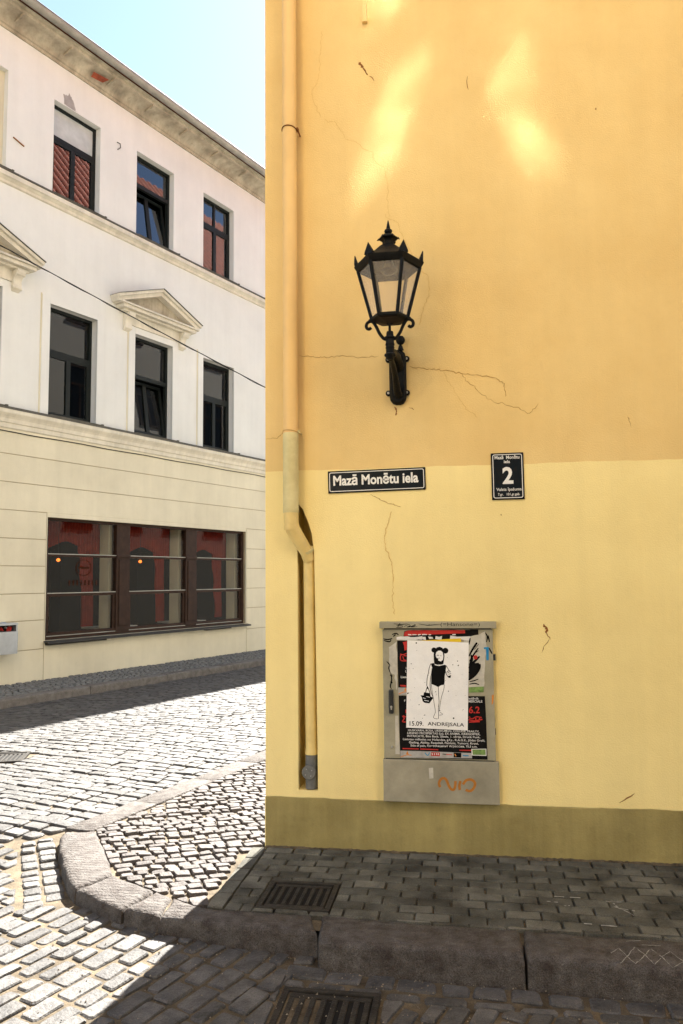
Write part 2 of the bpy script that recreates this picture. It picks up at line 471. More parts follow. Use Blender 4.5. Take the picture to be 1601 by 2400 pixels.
def stone(mb, poly, zf, rnd, cham=.014, inset=.014, deep=.04, rise=.0, tilt=.02, dome=.004, edge=.006):
    """one sett: eight-sided body, worn shoulder, slightly domed and tilted top"""
    q = chamfer(poly, cham, rnd)
    if len(q) < 4: return
    c = sum((Vector(p) for p in q), Vector((0,0)))/len(q)
    tx, ty = rnd.uniform(-tilt, tilt), rnd.uniform(-tilt, tilt)
    dz = rnd.uniform(-rise, rise)
    n = len(q)
    vs_ = []
    R = max((p-c).length for p in q)
    k1 = inset*.3/R; k2 = inset/R
    for k, z in ((0, -deep), (k1, -edge), (k2, dome*.25)):
        for p in q:
            pp = c+(p-c)*(1-k)
            vs_.append((pp.x, pp.y, zf(c.x, c.y)+z+dz+(pp.x-c.x)*tx+(pp.y-c.y)*ty))
    vs_.append((c.x, c.y, zf(c.x, c.y)+dome+dz))
    fs = []
    for r in range(2):
        for i in range(n):
            fs.append((r*n+i, r*n+(i+1) % n, (r+1)*n+(i+1) % n, (r+1)*n+i))
    for i in range(n):
        fs.append((2*n+i, 2*n+(i+1) % n, 3*n))
    mb.add(vs_, fs)
def shown(x, y, z):
    """size weight of a point in the picture (0 outside the frame)"""
    d = CAMROT.transposed() @ (Vector((x, y, z))-CAM)
    if d.z > -.1: return 0
    px = d.x/-d.z; py = d.y/-d.z
    if abs(px) > 800/1800+.02 or abs(py) > 1200/1800+.02: return 0
    if x > -.05 and y > .05: return 0
    return 1/(-d.z)**3
def lay(name, polys, zf, material, parent, n_single=300, seed=3, **kw):
    """the stones that show largest become parts of their own, the rest one mass"""
    rnd = random.Random(seed)
    sc = []
    for p in polys:
        cx = sum(a[0] for a in p)/len(p); cy_ = sum(a[1] for a in p)/len(p)
        sc.append((shown(cx, cy_, 0)*area(p), p))
    sc.sort(key=lambda t: -t[0])
    rest = MB()
    for i, (w, p) in enumerate(sc):
        if i < n_single and w > 0:
            mb = MB(); stone(mb, p, zf, rnd, **kw)
            if mb.v: mb.build(name, material, parent, auto=24)
        else:
            stone(rest, p, zf, rnd, **kw)
    if rest.v:
        o = rest.build(name + '_field', material, parent, auto=24)
        o['kind'] = 'stuff'

# ================================================================ SETTING: ground, road, pavements
def zroad(x, y):
    z = -.13 + .06*(1-ss(-.9, 1.2, x)) + .052*ss(-.5, .35, y)*(1-ss(0, 1.5, x-.4*max(0, y)))
    v = (x-W0.x)*N.x + (y-W0.y)*N.y
    return z - .09*(1-ss(1.4, 4.4, v))
def zonelist_rows(zones, ang, rw, ln, gap, skip=(), jit=.006, seed=1, wob=.01, bend=0., minfrac=.3):
    """like rows() over several convex zones that share soft (uncut) edges"""
    zs = []
    for poly, soft in zones:
        assert area(poly) > 0, poly
        zs.append((poly, soft))
    allp = [p for z, s in zs for p in z]
    x0 = min(p[0] for p in allp); x1 = max(p[0] for p in allp); y0 = min(p[1] for p in allp); y1 = max(p[1] for p in allp)
    raw = rows([(x0-1,y0-1),(x1+1,y0-1),(x1+1,y1+1),(x0-1,y1+1)], ang, rw, ln, gap, skip, jit, seed, wob, bend)
    out = []
    for q in raw:
        c = (sum(p[0] for p in q)/len(q), sum(p[1] for p in q)/len(q))
        for poly, soft in zs:
            n = len(poly); dist = []
            for i in range(n):
                a, b = poly[i], poly[(i+1) % n]
                L = sqrt((b[0]-a[0])**2+(b[1]-a[1])**2)
                dist.append(((b[0]-a[0])*(c[1]-a[1])-(b[1]-a[1])*(c[0]-a[0]))/L)
            if all(d > (0 if i in soft else -.08) for i, d in enumerate(dist)):
                # cut only by the hard edges
                r = q
                for i in range(n):
                    if i in soft: continue
                    a, b = poly[i], poly[(i+1) % n]
                    dx, dy = b[0]-a[0], b[1]-a[1]; L = sqrt(dx*dx+dy*dy); nx, ny = -dy/L*60, dx/L*60
                    e = (a[0]-dx/L*60, a[1]-dy/L*60); f = (b[0]+dx/L*60, b[1]+dy/L*60)
                    r = clip(r, [e, f, (f[0]+nx, f[1]+ny), (e[0]+nx, e[1]+ny)])
                    if not r: break
                if r and area(r) > minfrac*area(q) and area(r) > .0012:
                    out.append(r)
                break
    return out

g = MB(); g.quad((-150,-150,-.42),(150,-150,-.42),(150,150,-.42),(-150,150,-.42))
tag(g.build('ground', M['ground']), kind='structure')

road = MB()
xs = [-14+i*.25 for i in range(105)]; ys = [-12+i*.25 for i in range(145)]
def zsheet(x, y): return zroad(x, y) - .0085 - .007*ss(-.35, .1, y)
road.add([(x, y, zsheet(x, y)) for y in ys for x in xs],
         [(j*105+i, j*105+i+1, (j+1)*105+i+1, (j+1)*105+i) for j in range(144) for i in range(104)])
road = road.build('road', M['joint'], smooth=True); tag(road, kind='structure')

GR1 = (.165, .540, -.865, -.510)
GR2 = (.43, .845, -1.70, -1.345)
GR3 = (-3.26, -2.86, 1.88, 2.28)
near = zonelist_rows([
    ([(-4.0,-3.6),(-1.10,-3.6),(-1.10,-.90),(-1.62,-.02),(-4.0,-.02)], {1}),
    ([(-1.10,-3.6),(.40,-3.6),(.40,-1.06),(-.86,-.78),(-1.10,-.90)], {1, 4}),
    ([(.40,-3.6),(4.0,-3.6),(4.0,-1.47),(.40,-1.345)], {3})],
    radians(70), (.080,.108), (.13,.215), .011, jit=.006, seed=11)
gut = zonelist_rows([([(.40,-1.345),(4.0,-1.47),(4.0,-1.12),(.40,-1.03)], set())],
    radians(-2.0), (.112,.122), (.13,.19), .017, jit=.009, seed=5, minfrac=.35)
gut += zonelist_rows([([(-1.60,-.02),(-1.08,-.90),(-.88,-.72),(-1.40,.12)], set())],
    radians(-58), (.108,.118), (.085,.15), .010, jit=.006, seed=9, minfrac=.35)
main_ = zonelist_rows([([(-7.2,0),(-1.62,0),(-1.42,.22),(2.50,13.05),(-.05,17.1)], set())],
    radians(-15), (.095,.118), (.125,.205), .009, jit=.007, seed=21, wob=.02)
def grow(r, d): return (r[0]-d, r[1]+d, r[2]-d, r[3]+d)
road_stones = [c for p in near + gut for c in cutrect(p, grow(GR2, .012))] + [c for p in main_ for c in cutrect(p, grow(GR3, .03))]
lay('sett', road_stones, zroad, M['sett'], road, 300, 4, rise=.004, tilt=.04, dome=.004, cham=.010, inset=.012)

pave = MB()
pave.add([(-1.36,.12,-.018),(-.80,-.76,-.018),(-.45,-.96,-.018),(.0,-1.02,-.018),(5,-1.13,-.018),(5,0.3,-.018),(0.02,.3,-.018),(6.0,14.4,-.018),(2.9,14.3,-.018)], [(0,1,2,3,4,5,6),(0,6,7,8)])
pave = pave.build('pavement', M['joint']); tag(pave, kind='structure')
zp = lambda x, y: 0.0
small = zonelist_rows([
    ([(-1.18,.15),(-.724,-.546),(-.403,-.735),(-.09,-.925),(-.09,3.79)], {3}),
    ([(-.09,0),(0,0),(5.2,12.45),(2.89,13.54),(-.09,3.79)], {4})],
    radians(33), (.058,.080), (.070,.112), .009, jit=.006, seed=8, wob=.03, bend=.02)
lay('small_sett', small, zp, M['small_sett'], pave, 300, 6, rise=.005, tilt=.075, dome=.003, cham=.008, inset=.008, edge=.005)

# concrete pavers in the shade
pav = []
y = -.02
k = 0
rnd = random.Random(4)
while y > -.93:
    w = .089
    x = .012 + (-.086 if k % 2 else 0)
    while x < 4.0:
        l = .172
        a = max(x, .012)
        if True:
            q = [(a+.0025, y-w+.0025), (x+l-.0025, y-w+.0025), (x+l-.0025, y-.0025), (a+.0025, y-.0025)]
            q = [(px+rnd.uniform(-.002,.002), py+rnd.uniform(-.002,.002)) for px, py in q]
            sl = clip(q, [(-1,-.905),(6,-.985),(6,.2),(-1,.2)])
            if sl and area(sl) > .0015: pav += cutrect(sl, grow(GR1, .006))
        x += l
    y -= w; k += 1
y = -.02
while y > -.86:
    pav.append([(-.078,y-.169),(.006,y-.169),(.008,y-.003),(-.078,y-.003)]); y -= .172
pav = [p for p in pav if area(p) > 0]
lay('paver', pav, zp, M['paver'], pave, 300, 2, rise=.0035, tilt=.022, dome=.0005, cham=.005, inset=.006, deep=.03)

def slab(mb, poly, zt, zb, bev, rnd, rough=.004, sub=.09):
    poly = ccw(poly)
    q = []
    n = len(poly)
    for i in range(n):
        a, b = Vector(poly[i]), Vector(poly[(i+1) % n])
        m = max(1, int((b-a).length/sub))
        for j in range(m):
            p = a+(b-a)*j/m
            q.append(p+Vector((rnd.uniform(-rough,rough), rnd.uniform(-rough,rough))))
    n = len(q)
    nor = []
    for i in range(n):
        t = (q[(i+1) % n]-q[i-1]); t.normalize()
        nor.append(Vector((-t.y, t.x)))
    vs_ = []
    for ins, z in ((-bev*.2, zb), (0, zt-bev*1.3), (bev*.25, zt-bev*.45), (bev, zt)):
        for p, m in zip(q, nor):
            pp = p+m*ins
            vs_.append((pp.x, pp.y, z+rnd.uniform(-rough, rough)*.5))
    fs = [(r*n+i, r*n+(i+1) % n, (r+1)*n+(i+1) % n, (r+1)*n+i) for r in range(3) for i in range(n)]
    fs.append(tuple(3*n+i for i in range(n)))
    mb.add(vs_, fs)
KERBS = [
    [(-1.353,.0),(-1.366,.095),(-1.162,.134),(-.962,-.173),(-.728,-.540),(-.836,-.760),(-.918,-.682),(-1.051,-.497),(-1.186,-.291)],
    [(-.828,-.770),(-.720,-.552),(-.408,-.730),(-.482,-.970),(-.652,-.886)],
    [(-.474,-.968),(-.400,-.738),(-.290,-.80),(-.262,-1.022)],
    [(-.255,-1.024),(-.283,-.806),(-.085,-.895),(.47,-.908),(.520,-1.085),(.15,-1.072)],
    [(.548,-1.180),(.51,-.910),(1.45,-.945),(1.45,-1.195),(1.0,-1.186)],
    [(1.456,-1.195),(1.456,-.945),(2.6,-.962),(2.6,-1.275),(2.08,-1.245)],
    [(2.606,-1.275),(2.606,-.962),(4.2,-.99),(4.2,-1.30)]]
rnd = random.Random(5)
for kp in KERBS:
    mb = MB(); slab(mb, kp, .004, -.34, .022, rnd, .006, .06); mb.build('kerb_stone', M['kerb'], pave, auto=60)
t = -.02
while t < 13.5:
    l = rnd.uniform(.62, .95)
    a = Vector((-1.405,.20,0))+BD*t; b = Vector((-1.205,.16,0))+BD*t
    e = BD*(l-.008)
    mb = MB(); slab(mb, [(a.x,a.y),(b.x,b.y),(b.x+e.x,b.y+e.y),(a.x+e.x,a.y+e.y)], -.002, -.3, .008, rnd, .003, .2)
    mb.build('kerb_stone', M['kerb'], pave, auto=60)
    t += l

def fp(u, n_, z): # point beside the white facade
    p = W0+U*u+N*n_
    return (p.x, p.y, z)
wp = MB(); wp.quad(fp(-9,-.2,-.03), fp(-9,1.25,-.03), fp(16,1.25,-.03), fp(16,-.2,-.03))
wpave = wp.build('pavement', M['dirt']); tag(wpave, kind='structure')
wz = [fp(-2.6,.01,0), fp(-2.6,1.185,0), fp(11,1.185,0), fp(11,.01,0)]
wz = ccw([(a[0], a[1]) for a in wz])
wst = zonelist_rows([(wz, set())], radians(45), (.075,.095), (.08,.12), .014, seed=31, wob=.02)
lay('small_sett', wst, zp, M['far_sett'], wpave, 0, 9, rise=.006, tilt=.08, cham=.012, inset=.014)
u = -8.6
while u < 14:
    l = rnd.uniform(1.3, 1.7)
    mb = MB(); slab(mb, [fp(u,1.2,0)[:2], fp(u,1.42,0)[:2], fp(u+l-.012,1.42,0)[:2], fp(u+l-.012,1.2,0)[:2]], .004, -.34, .02, rnd, .004, .4)
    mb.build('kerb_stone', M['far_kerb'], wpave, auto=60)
    u += l

# ================================================================ YELLOW BUILDING
yb = empty('yellow_building', (0,0,0), 0, 'ochre and pale yellow corner building with olive plinth and long downpipe', 'building')
EAVE = 13.0
SLOT_R = [(.3, .326), (.60, .3255), (1.0, .322), (1.40, .317), (1.78, .312), (1.90, .298), (1.98, .274), (2.06, .240), (2.10, .207)]
zl = [.294, .34, .60, 1.0, 1.40, 1.78, 1.90, 1.98, 2.06, 2.10, 2.302]
def xr(z):
    for (a, b), (c, d) in zip(SLOT_R, SLOT_R[1:]):
        if a <= z <= c: return b+(d-b)*(z-a)/(c-a)
    return .3
XR = 9.0
XS = [i*.045 for i in range(201)]; XS[-1] = XR
def pline(x): return 2.302+.0022*sin(x*7.3)+.0014*sin(x*29+1)+.0009*sin(x*83)
w = MB()
for a, b in zip(zl, zl[1:]):
    if a >= .34 and b <= 2.10:
        w.quad((0,0,a),(.205,0,a),(.205,0,b),(0,0,b)); w.quad((xr(a),0,a),(XR,0,a),(XR,0,b),(xr(b),0,b))
        w.quad((.205,0,a),(.205,.20,a),(.205,.20,b),(.205,0,b))               # left side of the chase
        w.quad((xr(a),.20,a),(xr(a),0,a),(xr(b),0,b),(xr(b),.20,b))
        w.quad((.205,.20,a),(xr(a),.20,a),(xr(b),.20,b),(.205,.20,b))
    elif b > 2.2:
        for p_, q_ in zip(XS, XS[1:]): w.quad((p_,0,a),(q_,0,a),(q_,0,pline(q_)),(p_,0,pline(p_)))
    else:
        w.quad((0,0,a),(XR,0,a),(XR,0,b),(0,0,b))
w.quad((.205,0,.34),(.326,0,.34),(.326,.20,.34),(.205,.20,.34))
w.build('lower_wall', M['wall_low'], yb)
w = MB()
for p_, q_ in zip(XS, XS[1:]): w.quad((p_,0,pline(p_)),(q_,0,pline(q_)),(q_,0,2.6),(p_,0,2.6))
w.quad((0,0,2.6),(XR,0,2.6),(XR,0,EAVE),(0,0,EAVE)); w.build('upper_wall', M['wall_up'], yb)
w = MB()
def ptop(x): return .294+.0030*sin(x*6.1+.5)+.002*sin(x*23)+.0012*sin(x*71)
for p_, q_ in zip(XS, XS[1:]):
    w.quad((p_,-.004,-.3),(q_,-.004,-.3),(q_,-.004,ptop(q_)-.002),(p_,-.004,ptop(p_)-.002)); w.quad((p_,-.004,ptop(p_)-.002),(q_,-.004,ptop(q_)-.002),(q_,.004,ptop(q_)+.004),(p_,.004,ptop(p_)+.004))
w.quad((-.004,.05,-.3),(-.004,-.004,-.3),(-.004,-.004,.292),(-.004,.05,.292))
w.build('plinth', M['plinth'], yb)
# street side: seen in the opposite windows only
E_ = U*26
w = MB()
w.quad((E_.x,E_.y,-.3),(0,0.0,-.3),(0,0,2.302),(E_.x,E_.y,2.302), 0)
w.quad((E_.x,E_.y,2.302),(0,0,2.302),(0,0,EAVE),(E_.x,E_.y,EAVE), 1)
w.quad((E_.x,E_.y,-.3),(E_.x,E_.y,EAVE),(E_.x+XR,E_.y,EAVE),(E_.x+XR,E_.y,-.3), 1)
w.quad((XR,0,-.3),(E_.x+XR,E_.y,-.3),(E_.x+XR,E_.y,EAVE),(XR,0,EAVE), 1)
w.build('street_wall', [M['opp'], M['opp']], yb)
for zf_ in (3.3, 6.6, 9.8):
    for k in range(11):
        p = U*(1.6+k*2.1)
        wi = MB()
        R_ = Matrix.Rotation(WROT+pi, 3, 'Z')
        def T(x, y_, z): q = R_ @ Vector((x, y_, z)); return (q.x+p.x, q.y+p.y, z+zf_)
        def tb(mb, x0, x1, y0, y1, z0, z1):
            b = MB(); b.box(x0, x1, y0, y1, z0, z1); mb.add([T(*v) for v in b.v], b.f)
        tb(wi, -.55, .55, -.03, .02, -.08, 0); tb(wi, -.52, -.45, -.02, .02, 0, 1.8); tb(wi, .45, .52, -.02, .02, 0, 1.8)
        tb(wi, -.45, .45, -.02, .02, 1.72, 1.8); tb(wi, -.45, .45, -.015, .02, 1.15, 1.22); tb(wi, -.03, .03, -.015, .02, 0, 1.15)
        wo = wi.build('window', M['brown_frame'], yb)
        pn = MB(); tb(pn, -.45, .45, -.008, .01, 0, 1.72); pn.build('pane', M['sign'], wo)
# tiled roof: ribbed slope towards the main street
RS = 1.2
rf = MB()
nL = Vector((-N.x, -N.y, 0)) * -1     # into the building
na, nb = 1560, 14
vsr = []
for j in range(nb+1):
    d_ = -.45 + 4.9*j/nb
    for i in range(na+1):
        s_ = 26*i/na-.1
        p = U*s_ + nL*d_
        rib = .12*abs(sin(s_*pi/.36))**.8
        vsr.append((p.x, p.y, EAVE+.02+RS*(d_+.45)+rib))
rf.add(vsr, [(j*(na+1)+i, j*(na+1)+i+1, (j+1)*(na+1)+i+1, (j+1)*(na+1)+i) for j in range(nb) for i in range(na)])
ro = rf.build('roof_tile_field', M['tile'], yb); ro['kind'] = 'stuff'
rd = MB()
zt_ = EAVE+RS*4.9
a = nL*4.45; b = a+E_; c = Vector((XR,0,0)); d = c+E_
rd.quad((a.x,a.y,zt_),(c.x,c.y,EAVE),(d.x,d.y,EAVE),(b.x,b.y,zt_))
rd.add([(0,0,EAVE),(a.x,a.y,zt_),(c.x,c.y,EAVE)], [(0,2,1)]); rd.add([(E_.x,E_.y,EAVE),(b.x,b.y,zt_),(d.x,d.y,EAVE)], [(0,1,2)])
rd.build('roof_back', M['tile'], yb)

# plaster cracks and marks on the front wall (x,z in metres)
def ribbon(name, pts, w0, material, parent, y=-.0012, seed=1, sub=7, amp=.5):
    r = random.Random(seed)
    P = []
    for (x0, z0), (x1, z1) in zip(pts, pts[1:]):
        for j in range(sub):
            f = j/sub
            L = sqrt((x1-x0)**2+(z1-z0)**2)
            P.append((x0+(x1-x0)*f+r.uniform(-1,1)*amp*.06*L, z0+(z1-z0)*f+r.uniform(-1,1)*amp*.06*L))
    P.append(pts[-1])
    mb = MB(); n = len(P); vs_ = []
    for i, p in enumerate(P):
        q0 = P[max(i-1,0)]; q1 = P[min(i+1,n-1)]
        t_ = Vector((q1[0]-q0[0], q1[1]-q0[1])); t_.normalize()
        ww = w0*(.35+.65*r.random())*(1 if 0 < i < n-1 else .2)/2
        vs_ += [(p[0]-t_.y*ww, y, p[1]+t_.x*ww), (p[0]+t_.y*ww, y, p[1]-t_.x*ww)]
    mb.add(vs_, [(2*i, 2*i+1, 2*i+3, 2*i+2) for i in range(n-1)])
    return mb.build(name, material, parent)
CR = [
 ([(.389,5.23),(.38,5.128),(.37,5.053),(.373,4.947),(.351,4.866),(.314,4.817),(.328,4.748),(.375,4.63)], .004, 'crack_pale'),
 ([(.40,4.62),(.421,4.595),(.468,4.594),(.5,4.535),(.521,4.51),(.537,4.464),(.592,4.444),(.684,4.372),(.715,4.358),(.715,4.314),(.739,4.282),(.788,4.248),(.798,4.198),(.81,4.112),(.803,3.999),(.813,3.913)], .004, 'crack_pale'),
 ([(.787,3.943),(.795,3.914),(.831,3.896),(.872,3.873),(.88,3.82),(.912,3.749),(.946,3.678),(.957,3.654)], .004, 'crack_pale'),
 ([(1.002,3.549),(1.05,3.517),(1.059,3.437),(1.053,3.381),(1.019,3.311),(1.007,3.25),(.99,3.195)], .005, 'crack_pale'),
 ([(.222,3.047),(.303,3.034),(.386,3.024),(.496,3.029),(.632,3.01),(.735,3.016)], .006, 'crack'),
 ([(.926,2.94),(1.032,2.915),(1.137,2.902),(1.241,2.877),(1.345,2.859),(1.447,2.84),(1.502,2.798),(1.508,2.718)], .007, 'crack'),
 ([(1.241,2.877),(1.30,2.80),(1.42,2.70),(1.582,2.648),(1.644,2.606),(1.702,2.669)], .005, 'crack'),
 ([(1.137,2.896),(1.187,2.786),(1.262,2.662),(1.338,2.593)], .004, 'crack_pale'),
 ([(0,2.516),(.078,2.516),(.112,2.548),(.139,2.588)], .006, 'crack'),
 ([(.671,2.141),(.728,2.108),(.775,2.083),(.809,2.075),(.859,2.057)], .006, 'crack'),
 ([(.798,2.032),(.788,1.988),(.763,1.921),(.752,1.854),(.764,1.794),(.794,1.727),(.803,1.653),(.805,1.587),(.798,1.50),(.809,1.40)], .007, 'crack_pale')]
for i, (pts, w_, m_) in enumerate(CR): ribbon('crack', pts, w_*.85, M[m_], yb, seed=40+i, amp=.9)
for i, (pts, w_) in enumerate([([(.630,4.98),(.645,4.96),(.659,4.94)], .022), ([(.655,4.945),(.672,4.915),(.690,4.887)], .010), ([(.700,4.88),(.732,4.841)], .008), ([(1.328,4.80),(1.331,4.715)], .009),
    ([(1.690,1.34),(1.711,1.31),(1.700,1.29)], .020), ([(1.705,1.295),(1.726,1.249)], .006), ([(1.715,1.26),(1.675,1.174)], .005), ([(2.085,.332),(2.165,.382)], .012), ([(2.213,2.569),(2.23,2.504)], .004),
    ([(.83,2.685),(.842,2.655),(.836,2.63)], .012), ([(1.46,2.0),(1.463,1.99)], .010), ([(.92,2.68),(.95,2.66)], .006), ([(2.1,4.5),(2.108,4.502)], .014)]):
    ribbon('wall_scuff', pts, w_, M['rust'], yb, seed=80+i, sub=4, amp=1.5)

# downpipe -------------------------------------------------------
dp = empty('downpipe', (.18,-.072,0), 0, 'ochre painted downpipe that turns into a narrow slot in the yellow wall', 'downpipe')
def inv(o, mb):
    l = o.location
    mb.v = [(v[0]-l.x, v[1]-l.y, v[2]-l.z) for v in mb.v]
    return mb
PX, PY = .181, -.072
def part(o, mb, name, m, **k): return inv(o, mb).build(name, m, o, **k)
b = MB(); b.tube([(PX,PY,2.50),(PX,PY,5.0),(PX,PY,EAVE)], .046, 24); part(dp, b, 'upper_pipe', M['pipe'], auto=40)
b = MB(); b.tube([(PX-.046,PY+.008,2.52),(PX-.046,PY+.008,EAVE-.1)], .003, 6); part(dp, b, 'seam', M['pipe'], auto=40)
b = MB(); b.lathe([(.0485,2.03),(.050,2.05),(.049,2.06),(.0485,2.3),(.0475,2.38),(.0490,2.45),(.0485,2.525),(.047,2.53)], PX, PY, 24); part(dp, b, 'pipe_sleeve', M['pipe_grey'], auto=40)
b = MB(); b.tube([(PX,PY,2.055),(PX+.001,PY,1.99),(PX+.003,PY+.002,1.925)], [.047,.046,.047], 24); part(dp, b, 'pipe_collar', M['pipe_low'], auto=40)
b = MB(); b.tube([(PX+.0,PY,1.965),(PX+.012,PY+.006,1.925),(.262,.005,1.79),(.276,.026,1.74)], [.046,.046,.040,.039], 24); part(dp, b, 'elbow', M['pipe_low'], auto=40)
b = MB(); b.tube([(.263,-.001,1.806),(.268,.008,1.792)], .0425, 24); part(dp, b, 'elbow_ring', M['pipe_grey'], auto=40)
b = MB(); b.tube([(.272,.034,1.765),(.273,.036,1.40),(.276,.036,.95),(.281,.036,.56)], .0355, 24); part(dp, b, 'lower_pipe', M['pipe_low'], auto=40)
b = MB(); b.tube([(.281,.036,.585),(.281,.036,.555),(.281,.036,.548)], [.037,.041,.039], 20); part(dp, b, 'lower_collar', M['pipe_low'], auto=40)
b = MB(); b.tube([(.281,.036,.55),(.281,.036,.345)], .038, 20); part(dp, b, 'drain_socket', M['cast'], auto=40)
b = MB(); b.tube([(.272,.02,.448),(.272,-.012,.448),(.272,-.016,.448)], [.041,.043,.040], 24); co = part(dp, b, 'inspection_cap', M['cast'], auto=40)
for k in range(4):
    a = .6+k*pi/2; b = MB(); b.tube([(.272+.024*cos(a),-.014,.448+.024*sin(a)),(.272+.024*cos(a),-.019,.448+.024*sin(a))], .0035, 8); part(dp, b, 'cap_bolt', M['screw'])
for zb, mt in ((4.515, 'rust'), (2.535, 'pipe')):
    b = MB()
    arc = [(PX+.0485*cos(t), PY+.0485*sin(t)-.001, zb+.012*sin((t-pi)*1.0+.3)) for t in [pi*1.0+i*pi*1.05/14-.05 for i in range(15)]]
    b.tube(arc, .0035, 6)
    part(dp, b, 'pipe_bracket', M[mt], auto=40)
    b = MB(); b.box(PX+.046, PX+.060, PY-.012, PY+.012, zb-.008, zb+.012); b.tube([(PX+.055,PY,zb),(PX+.055,0,zb)], .005, 6)
    b.tube([(PX+.053,PY-.018,zb+.002),(PX+.053,PY+.0,zb+.002)], .005, 6)
    part(dp, b, 'bracket_bolt', M['rust' if mt == 'rust' else 'pipe_grey'])

b = MB(); b.box(.661, .686, -.022, -.001, 5.255, 7.5); b.box(.659, .688, -.026, -.002, 5.243, 5.262)
tag(b.build('conduit_strip', [M['wall_up']]), 'narrow ochre painted strip ending high on the yellow wall right of the downpipe', 'conduit')

# ================================================================ WALL LANTERN
LX, LY = .841, -.40
lan = empty('wall_lantern', (.853, 0, 2.69), 0, 'black cast iron hexagonal lantern on a bracket fixed to the yellow wall', 'lantern')
def lp(mb, name, m, **k): return part(lan, mb, name, m, **k)
def hexv(R, z, k): a = k*pi/3; return Vector((LX+R*cos(a), LY+R*sin(a), z))
b = MB(); b.lathe([(.0,3.705),(.004,3.695),(.012,3.655),(.012,3.648),(.022,3.642),(.024,3.634),(.020,3.626),(.009,3.622),(.010,3.612)], LX, LY, 14, cap=False); lp(b, 'finial', M['iron'], auto=40)
b = MB(); b.lathe([(.010,3.624),(.034,3.612),(.058,3.594),(.060,3.588),(.046,3.582),(.036,3.572),(.034,3.558),(.038,3.545),(.052,3.540)], LX, LY, 6, cap=True); lp(b, 'chimney', M['iron'])
for k in range(6):
    b = MB(); p = hexv(.058, 3.588, k); d_ = (p-Vector((LX,LY,3.588))).normalized(); t_ = Vector((-d_.y, d_.x, 0))
    b.add([p-t_*.014, p+t_*.014, p+d_*.010+Vector((0,0,-.006)), p+Vector((0,0,.012))], [(0,1,2),(0,3,1),(0,2,3),(1,3,2)]); lp(b, 'chimney_point', M['iron'])
b = MB()
for (R0, z0), (R1, z1) in zip([(.050,3.545),(.085,3.520),(.135,3.478),(.192,3.438)], [(.085,3.520),(.135,3.478),(.192,3.438),(.192,3.430)]):
    for k in range(6): b.quad(hexv(R0,z0,k), hexv(R1,z1,k), hexv(R1,z1,k+1), hexv(R0,z0,k+1))
lp(b, 'roof', M['iron'])
b = MB()
prof = [(.176,3.396),(.186,3.402),(.200,3.424),(.204,3.434),(.198,3.440),(.176,3.440)]
for k in range(6):
    for (R0,z0),(R1,z1) in zip(prof, prof[1:]+prof[:1]): b.quad(hexv(R0,z0,k), hexv(R0,z0,k+1), hexv(R1,z1,k+1), hexv(R1,z1,k))
lp(b, 'rim', M['iron'])
leaf = [(-.022,0),(-.019,.016),(-.013,.030),(-.008,.044),(-.002,.060),(.0,.066),(.004,.056),(.010,.040),(.016,.024),(.021,.010),(.022,0)]
for k in range(6):
    a = k*pi/3; d_ = Vector((cos(a), sin(a), 0)); t_ = Vector((-d_.y, d_.x, 0)); o_ = hexv(.186, 3.436, k)
    b = MB(); n = len(leaf)
    vs_ = [o_+t_*x*1.3+Vector((0,0,z))+d_*(.012*(z/.066)+s_*(.011*(1-z/.07)+.002)) for s_ in (-1,1) for x, z in leaf]
    b.add(vs_, [tuple(range(n))[::-1], tuple(range(n,2*n))]+[(i,(i+1)%n,n+(i+1)%n,n+i) for i in range(n)])
    pl = lp(b, 'palmette', M['iron'])
for k in range(6):
    b = MB(); t0, t1 = hexv(.180,3.405,k), hexv(.102,3.108,k)
    b.tube([t0,t1], .0115, 6); lp(b, 'corner_bar', M['iron'])
    # pane between bars, with slim stops
    a0, a1, c0, c1 = hexv(.176,3.400,k), hexv(.176,3.400,k+1), hexv(.100,3.112,k), hexv(.100,3.112,k+1)
    b = MB(); b.quad(c0, c1, a1, a0); lp(b, 'pane', M['lamp_glass'])
b = MB()
prof = [(.112,3.122),(.112,3.106),(.094,3.098),(.094,3.122)]
for k in range(6):
    for (R0,z0),(R1,z1) in zip(prof, prof[1:]+prof[:1]): b.quad(hexv(R0,z0,k), hexv(R1,z1,k), hexv(R1,z1,k+1), hexv(R0,z0,k+1))
lp(b, 'base_ring', M['iron'])
b = MB()
for k in range(6):
    b.quad(hexv(.105,3.102,k), hexv(.020,3.082,k), hexv(.020,3.082,k+1), hexv(.105,3.102,k+1))
lp(b, 'base_plate', M['rust_iron'])
b = MB(); b.tube([(LX,LY,3.09),(LX,LY,3.02)], .008, 10); lp(b, 'stem', M['iron'])
b = MB(); b.lathe([(.012,3.375),(.040,3.385),(.052,3.40),(.030,3.43),(.014,3.47)], LX, LY, 12); lp(b, 'lamp_holder', M['iron'], auto=40)
for sgn in (-1, 1):
    path = [(.020,2.992),(.036,2.998),(.060,3.030),(.078,3.070),(.096,3.098),(.112,3.103),(.128,3.096),(.136,3.080),(.132,3.064),(.119,3.058),(.108,3.066)]
    sm = []
    for i in range(len(path)-1):
        for f in (0,.34,.67):
            p0 = path[max(i-1,0)]; p1 = path[i]; p2 = path[i+1]; p3 = path[min(i+2,len(path)-1)]
            sm.append(tuple(.5*((2*p1[j])+(-p0[j]+p2[j])*f+(2*p0[j]-5*p1[j]+4*p2[j]-p3[j])*f*f+(-p0[j]+3*p1[j]-3*p2[j]+p3[j])*f**3) for j in (0,1)))
    sm.append(path[-1])
    b = MB(); b.tube([(LX+sgn*x, LY, z) for x, z in sm], .0095, 8); lp(b, 'scroll', M['iron'], auto=60)
    b = MB(); b.lathe([(.004,3.094),(.010,3.100),(.010,3.112),(.004,3.118)], LX+sgn*.114, LY, 8); lp(b, 'scroll_knob', M['iron'])
